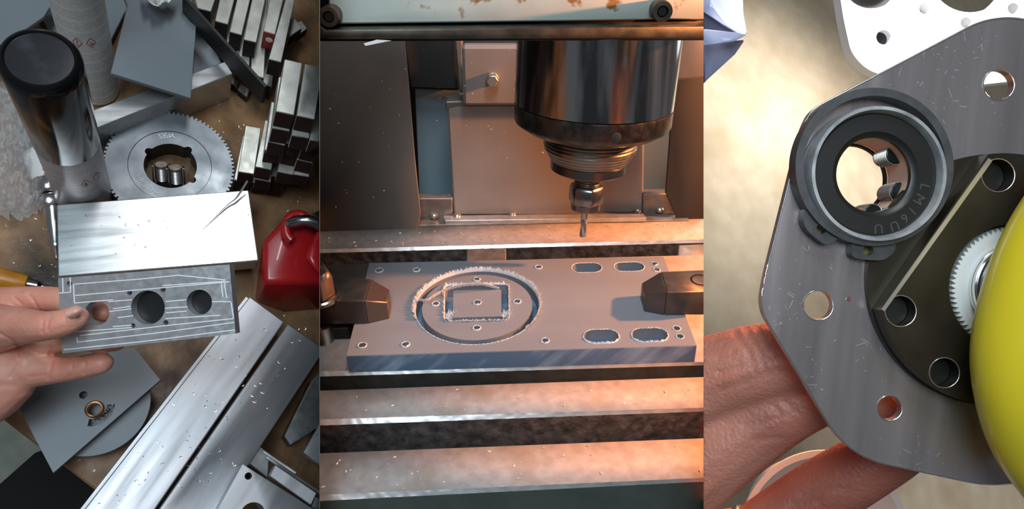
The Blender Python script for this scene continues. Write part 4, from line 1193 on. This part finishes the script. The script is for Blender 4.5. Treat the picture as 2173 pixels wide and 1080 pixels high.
# scratches: fine raised burrs in clusters
random.seed(9); mb = MB()
spots = [(2000, 130), (1930, 120), (2060, 110), (1960, 180), (2030, 230), (1990, 230), (2100, 240), (1660, 640), (1650, 680), (1700, 560), (1770, 560), (1730, 830), (1720, 790), (1900, 950), (1960, 970), (1680, 480), (1750, 480), (2060, 80), (1850, 760), (1800, 760)]
for k in range(170):
    cx, cy = random.choice(spots); x, y = random.gauss(cx, 34), random.gauss(cy, 26)
    q = r2(x, y)
    if not inside(q, outl) or any(inside(q, h_) for h_ in holes_r): continue
    a = random.uniform(0, 3.14); l_ = random.choice((1.5, 2.5, 3.5, 5, 9)) * random.uniform(.6, 1.2) * K_; w = random.uniform(.2, .42) * K_
    d = Vector((math.cos(a), math.sin(a), 0)); n_ = Vector((-d.y, d.x, 0)); o_ = Vector((q[0], q[1], .00012))
    mb.add([o_ - d * l_ - n_ * w, o_ + d * l_ - n_ * w, o_ + d * l_ + n_ * w, o_ - d * l_ + n_ * w], [(0, 1, 2, 3)])
o = mb.xf(RF).build('scratches', 'scratch', bp, 0, 0); o['kind'] = 'stuff'

# ---- bearing holder with ears and the linear bearing in it
hd = thing('bearing_holder', 'dark grey plastic holder with lugs clamped round the linear bearing', 'holder', z2(1855, 360, .001))
setz(.009)
cxy = r2(1856, 354)
ear1 = [r2(*p) for p in ((1712, 440), (1708, 468), (1718, 490), (1755, 520), (1780, 512), (1800, 480), (1760, 430))]
ear2 = [r2(*p) for p in ((1815, 500), (1812, 545), (1836, 551), (1880, 553), (1905, 535), (1910, 490), (1850, 490))]
lay([circle(*cxy, 168 * K_, 80), circle(*cxy, 151 * K_, 80)], .0005, .009, 'holder_ring', 'holder', hd)
for ear, hx, hy in ((ear1, 1748, 485), (ear2, 1848, 531)):
    e_ = lay([round_poly(ear, 10 * K_, 5), pc(hx, hy, 11, 20)], .0005, .0065, 'lug', 'holder', hd)
    MB().lathe(z2(hx, hy, .0006), CB, [(11 * K_, 0), (11 * K_, .001)], 20).build('lug_bore', mat('olive_shadow_metal', (.22, .19, .06), .4, .8) if 'olive_shadow_metal' not in MATS else 'olive_shadow_metal', e_, 0, 30)
zf = .012; setz(zf)                                    # front of the shell
brg = thing('linear_bearing', 'linear ball bearing with steel shell and black seal in the dark holder', 'bearing', z2(1868, 366, 0))
cb2 = r2(1866, 368); bc3 = RF @ Vector((cb2[0], cb2[1], 0))
MB().lathe(bc3, CB, [(146 * K_, .001), (146 * K_, zf - .003), (143 * K_, zf), (136 * K_, zf), (132 * K_, zf - .003), (131 * K_, .004)], 96, None, False).build('shell', 'bearing_shell', brg, 0, 30)
sealp = [(131 * K_, zf - .004), (128 * K_, zf - .0035), (92 * K_, zf - .0035), (86 * K_, zf - .005), (80.5 * K_, zf - .0055), (80.5 * K_, zf - .008)]
MB().lathe(bc3, CB, sealp, 96, None, False).build('seal', 'seal_black', brg, 0, 30)
# inner cage, seen through the bore
MB().lathe(bc3, CB, [(82 * K_, zf - .0079), (82 * K_, -.016)], 72, None, False).build('cage', 'cage', brg, 0, 60)
MB().lathe(bc3, CB, [(82.5 * K_, -.0165), (78 * K_, -.0165), (77 * K_, -.019), (82.5 * K_, -.019)], 72, None, False).build('cage_ring', 'coil_dark', brg, 0, 60)
def coil(ang):
    u = CR * math.cos(ang) + CU * math.sin(ang); t = CB.cross(u)
    prof = []
    for k in range(10): prof += [(.0042, k * .0014), (.0050, k * .0014 + .0004), (.0050, k * .0014 + .0008)]
    c_ = MB().lathe(bc3 + u * (84 * K_) - CB * .002, -CB, prof, 20).build('ball_row', 'coil_dark', brg, 0, 20)
    mb = MB()
    for k in range(9):
        P = [bc3 + u * (84 * K_) - CB * (.0026 + k * .0014) + (u * math.cos(a) + t * math.sin(a)) * .0052 for a in [2 * math.pi * j / 16 for j in range(17)]]
        mb.tube(P, .00022, 4, False)
    mb.build('row_lines', 'coil_light', c_, 0, 30)['kind'] = 'stuff'
for a_ in (math.radians(36), math.radians(-24), math.radians(-78)): coil(a_)
# embossed marking round the seal
mb = MB()
for ch, px_, py_ in zip('LM16UU', (1970, 1958, 1944, 1928, 1906, 1872), (395, 421, 446, 462, 478, 484)):
    v_ = Vector((px_ - 1866, -(py_ - 368), 0)).normalized()
    up_ = (CR * v_.x + CU * v_.y); rt = up_.cross(CB)
    m_ = text_mesh(ch, .0068)
    m_.xf(frame(z2(px_, py_, zf - .0034), rt, up_, CB)); mb.add(m_.v, m_.f)
em_ = mb.build('seal_marking', 'emboss', brg, 0, 0)

# ---- dark steel flange with a flat, and what runs through it
setz(.0115)
fg = thing('steel_flange', 'dark steel flange with bolt holes and one bright ground flat', 'flange', z2(2130, 600, .001))
fc = Vector((2131, 595)); fr = 270
flat_a, flat_b = Vector((2098, 336)), Vector((1871, 657))
an = lambda p: math.atan2(-(p.y - fc.y), p.x - fc.x)
a_s, a_e = an(flat_a), an(flat_b)
arcp = []
n_ = 90; tot = (a_s - a_e) % (2 * math.pi)
for k in range(n_ + 1):
    a = a_e + tot * k / n_
    arcp.append(r2(fc.x + fr * math.cos(a), fc.y - fr * math.sin(a)))
fh = [pc(2118, 372, 35), pc(1911, 660, 33), pc(2004, 791, 32), pc(2150, 612, 136, 80)]
lay([arcp] + fh, .0035, .0115, 'flange_body', 'flange_dark', fg)
base = [r2(fc.x + (fr + 3) * math.cos(t), fc.y - (fr + 3) * math.sin(t)) for t in [2 * math.pi * k / 90 for k in range(90)]]
lay([base, pc(2150, 612, 136, 80), pc(1866, 366, 170, 60)][:2], .0004, .0033, 'flange_step', 'flange_dark', fg)
A_, B_ = r2(*flat_a), r2(*flat_b); dd = (Vector(B_) - Vector(A_)).normalized(); nn2 = Vector((-dd.y, dd.x))
if nn2.dot(Vector(r2(fc.x, fc.y)) - Vector(A_)) < 0: nn2 = -nn2
fe = [Vector(A_) - nn2 * .0002, Vector(B_) - nn2 * .0002, Vector(B_) + nn2 * 6.5 * K_, Vector(A_) + nn2 * 9 * K_]
lay([[tuple(p) for p in fe]], .0114, .0118, 'ground_flat', 'flange_edge', fg)
for lp in fh[:3]:
    P = [RF @ Vector((p[0], p[1], .0115)) for p in lp]; MB().tube(P + P[:2], .00028, 6).build('hole_chamfer', 'flange_edge', fg, 0, 60)
for (x, y, r) in ((2118, 372, 35), (1911, 660, 33), (2004, 791, 32)):
    MB().lathe(z2(x, y, .0036), CB, [(r * K_ * .97, 0), (r * K_ * .97, .0004)], 40).build('hole_floor', 'seal_black', fg, 0, 30)
# white toothed ring and chrome boss
setz(.0095); NTW = 74; tp = []
for k in range(NTW):
    for f_, r_ in ((0, 122), (.5, 132)):
        a = 2 * math.pi * (k + f_) / NTW; tp.append(r2(2150 + r_ * math.cos(a), 612 - r_ * math.sin(a)))
setz(.0095)
wg = thing('nylon_gear', 'white toothed nylon ring inside the dark flange', 'gear', z2(2150, 612, 0))
lay([tp, pc(2150, 612, 88, 60)], .0042, .0095, 'toothed_ring', 'nylon', wg)
bs = thing('chrome_boss', 'chrome ribbed boss between the white ring and the yellow tube', 'boss', z2(2150, 612, .004))
prof = [(96 * K_, .0042), (96 * K_, .012)]
for k in range(6): r_ = 95 - k * 7; prof += [(r_ * K_, .012 + k * .0020), ((r_ - 1.5) * K_, .0136 + k * .0020), ((r_ - 5) * K_, .0132 + k * .0020)]
MB().lathe(RF @ Vector((*r2(2150, 612), 0)), CB, prof + [(40 * K_, .026)], 72).build('ribbed_boss', 'chrome', bs, 0, 30)
# yellow tube crossing in front
ye = [(2330, 380, 96, .3240), (2252, 500, 98, .3216), (2203, 610, 98, .3200), (2172, 740, 96, .3200), (2182, 850, 96, .3200), (2214, 940, 96, .3224), (2280, 1030, 96, .3248)]
yc = smooth_chain([(at(x, y, d), r * d / F) for x, y, r, d in ye], 8)
mb = MB(); mb.tube([p for p, _ in yc], [r for _, r in yc], 40)
tag(mb.build('yellow_tube', 'yellow_plastic', None, 0, 60), 'bright yellow plastic tube bulging in at the right edge', 'tube')

# ---- second, paler plate further back
D2 = .95; O2 = at(1990, 60, D2); K2 = D2 / F; R2F = frame(O2, CR, CU, CB)
def w2_(px, py): v = at(px, py, D2) - O2; return (v.dot(CR), v.dot(CU))
wp = thing('white_plate', 'pale bright aluminium plate with drilled holes lying behind', 'plate', O2)
o2 = round_poly([w2_(*p) for p in ((1775, -60), (2260, -60), (2260, 160), (1990, 190), (1840, 150), (1806, 112), (1790, 40))], [0, 0, 0, .02, .02, .012, .012], 6)
plate2d([o2, circle(*w2_(1875, 79), 15.5 * K2, 28), circle(*w2_(1962, 18), 11.5 * K2, 24), circle(*w2_(2050, 48), 11.5 * K2, 24), circle(*w2_(2150, 18), 11.5 * K2, 24), circle(*w2_(2058, -62), 88 * K2, 48), circle(*w2_(1848, -44), 62 * K2, 40)], -.02, 0).xf(R2F).build('plate_body', 'white_plate', wp, 0, 25)
MB().lathe(O2 * 0 + at(1848, -44, D2) - CB * .014, CB, [(61 * K2, 0), (61 * K2, .006), (50 * K2, .010)], 40).build('dark_plug', 'seal_black', wp, 0, 30)
MB().lathe(at(1875, 79, D2) - CB * .018, CB, [(15 * K2, 0), (15 * K2, .008)], 28).build('hole_plug', 'seal_black', wp, 0, 30)

# ---- lilac cloth at the upper left
cl = thing('lilac_cloth', 'folded lilac blue cloth at the upper left of the floor', 'cloth', at(1530, 80, .6400))
def cpatch(pts, m, name, d_=.8):
    P = [at(x, y, z) for x, y, z in pts]; nn_ = (P[1] - P[0]).cross(P[2] - P[0]).normalized()
    if nn_.dot(CB) < 0: nn_ = -nn_
    MB().prism(P, -nn_ * .003).build(name, m, cl, .001)
cpatch([(1440, -40, 0.9088), (1575, -40, 0.9088), (1578, 30, 0.8974), (1586, 70, 0.8861), (1575, 74, 0.8804), (1530, 48, 0.8974), (1440, -10, 0.9202)], 'lilac_cloth', 'upper_fold')
cpatch([(1440, -10, 0.9258), (1530, 48, 0.9088), (1575, 74, 0.8918), (1560, 70, 0.9088), (1500, 64, 0.9429), (1440, 64, 0.9542)], 'lilac_cloth', 'inner_fold')
cpatch([(1440, 60, 0.8974), (1500, 62, 0.8918), (1560, 68, 0.8861), (1586, 72, 0.8804), (1560, 86, 0.8804), (1520, 92, 0.8918), (1440, 104, 0.8974)], 'lilac_cloth', 'hem_fold')
cpatch([(1440, 98, 0.9429), (1520, 90, 0.9315), (1578, 84, 0.9088), (1560, 110, 0.9315), (1500, 165, 0.9656), (1440, 230, 0.9770)], 'lilac_cloth', 'lower_fold')
# ---- white cup rim below the fingers
bx0 = at(1640, 1070, .5600)
cup = thing('white_tub', 'white plastic tub under the fingers at the bottom', 'tub', bx0)
def tubw(px, py, d): return at(px, py, d)
MB().lathe(at(1700, 1090, .60), CB, [(.048, 0), (.062, .04), (.066, .042), (.066, .044), (.061, .044), (.058, .038), (.046, .003), (.0005, .003)], 64).build('tub_wall', 'white_card', cup, 0, 40)

# ---- the hand behind the plate
f1 = px_chain([(1350, 850, 118, .4480), (1480, 815, 98, .4360), (1600, 775, 88, .4160), (1700, 752, 78, .4040), (1770, 740, 66, .4016), (1800, 738, 50, .4024)])
f2 = px_chain([(1330, 1080, 120, .448), (1460, 1000, 98, .442), (1570, 922, 86, .428), (1680, 862, 72, .412), (1780, 830, 62, .403), (1875, 852, 52, .398)])
f3 = px_chain([(1540, 1215, 94, .456), (1640, 1126, 78, .448), (1730, 1056, 73, .436), (1820, 1000, 70, .420), (1900, 955, 62, .4096), (1950, 930, 46, .408)])
f4 = px_chain([(1420, 1210, 110, .4600), (1540, 1180, 96, .4576), (1560, 1170, 92, .4560)])
pal = px_chain([(1320, 980, 150, .4800), (1360, 1120, 150, .4800), (1480, 1260, 150, .4800)])
hr = thing('hand', 'reddish fingers of a hand holding the scratched plate from behind', 'hand', at(1560, 900, .4480))
hs_ = skin_blob([f1, f2, f3, f4, pal], .0021, 8)
crease(hs_, [[(1560, 705), (1590, 750), (1604, 800)], [(1584, 698), (1612, 748), (1622, 790)], [(1605, 695), (1630, 740)], [(1525, 792), (1600, 770), (1645, 757)], [(1530, 828), (1610, 800), (1655, 785)], [(1515, 760), (1560, 745)],
             [(1580, 905), (1640, 890), (1690, 872)], [(1600, 935), (1660, 930)], [(1640, 860), (1660, 885)], [(1665, 850), (1685, 872)], [(1700, 1050), (1760, 1035), (1800, 1040)], [(1680, 1070), (1740, 1060)]], 4.0, .0012)
finish('hand_skin', hs_, mat('skin_warm', (.44, .155, .105), .42, col2=(.52, .215, .15), scale=18, sss=.15, bump=.5, bscale=420, bdist=.0016, col3=(.34, .09, .06), scale3=9), hr, 80)
# wedding ring on the lowest finger
cR = at(1622, 1142, .4495); ax = (at(1640, 1126, .448) - at(1540, 1215, .456)).normalized()
tag(MB().lathe(cR + ax * -.006, ax, [(.0240, 0), (.0250, .001), (.0255, .004), (.0250, .007), (.0240, .008)], 56).build('finger_ring', 'gold', None, 0, 50), 'polished gold ring on the lowest finger', 'ring')
# ------------------------------------------------------------------ the three places end where the next begins
def side_plane(px):
    nrm = ray(px, 0).cross(ray(px, 1080)).normalized()
    if nrm.dot(ray(px + 50, 540)) < 0: nrm = -nrm
    return nrm                                          # points to the right of the picture
NL, NR = side_plane(679), side_plane(1493)
def clip(me, nrm):
    """keep the half against nrm; close the cut"""
    bm = bmesh.new(); bm.from_mesh(me)
    g = bm.verts[:] + bm.edges[:] + bm.faces[:]
    r = bmesh.ops.bisect_plane(bm, geom=g, plane_co=C, plane_no=nrm, clear_outer=True, dist=1e-7)
    es = [e for e in r['geom_cut'] if isinstance(e, bmesh.types.BMEdge) and e.is_boundary]
    if es:
        try: bmesh.ops.holes_fill(bm, edges=es, sides=0)
        except Exception: pass
    bm.to_mesh(me); bm.free()
bpy.context.view_layer.update()
for o in list(scene.objects):
    if o.type != 'MESH' or o.name not in BAYOF: continue
    bay = BAYOF[o.name]; me = o.data
    for nrm, who in ((NL, 'L'), (-NL, 'M'), (NR, 'M'), (-NR, 'R')):
        if bay != who or not me.vertices: continue
        ds = [(v.co - C).dot(nrm) for v in me.vertices]
        if max(ds) > 1e-6:
            if min(ds) >= 0: me.clear_geometry(); print('OUTSIDE BAY', o.name, bay)
            else: clip(me, nrm)
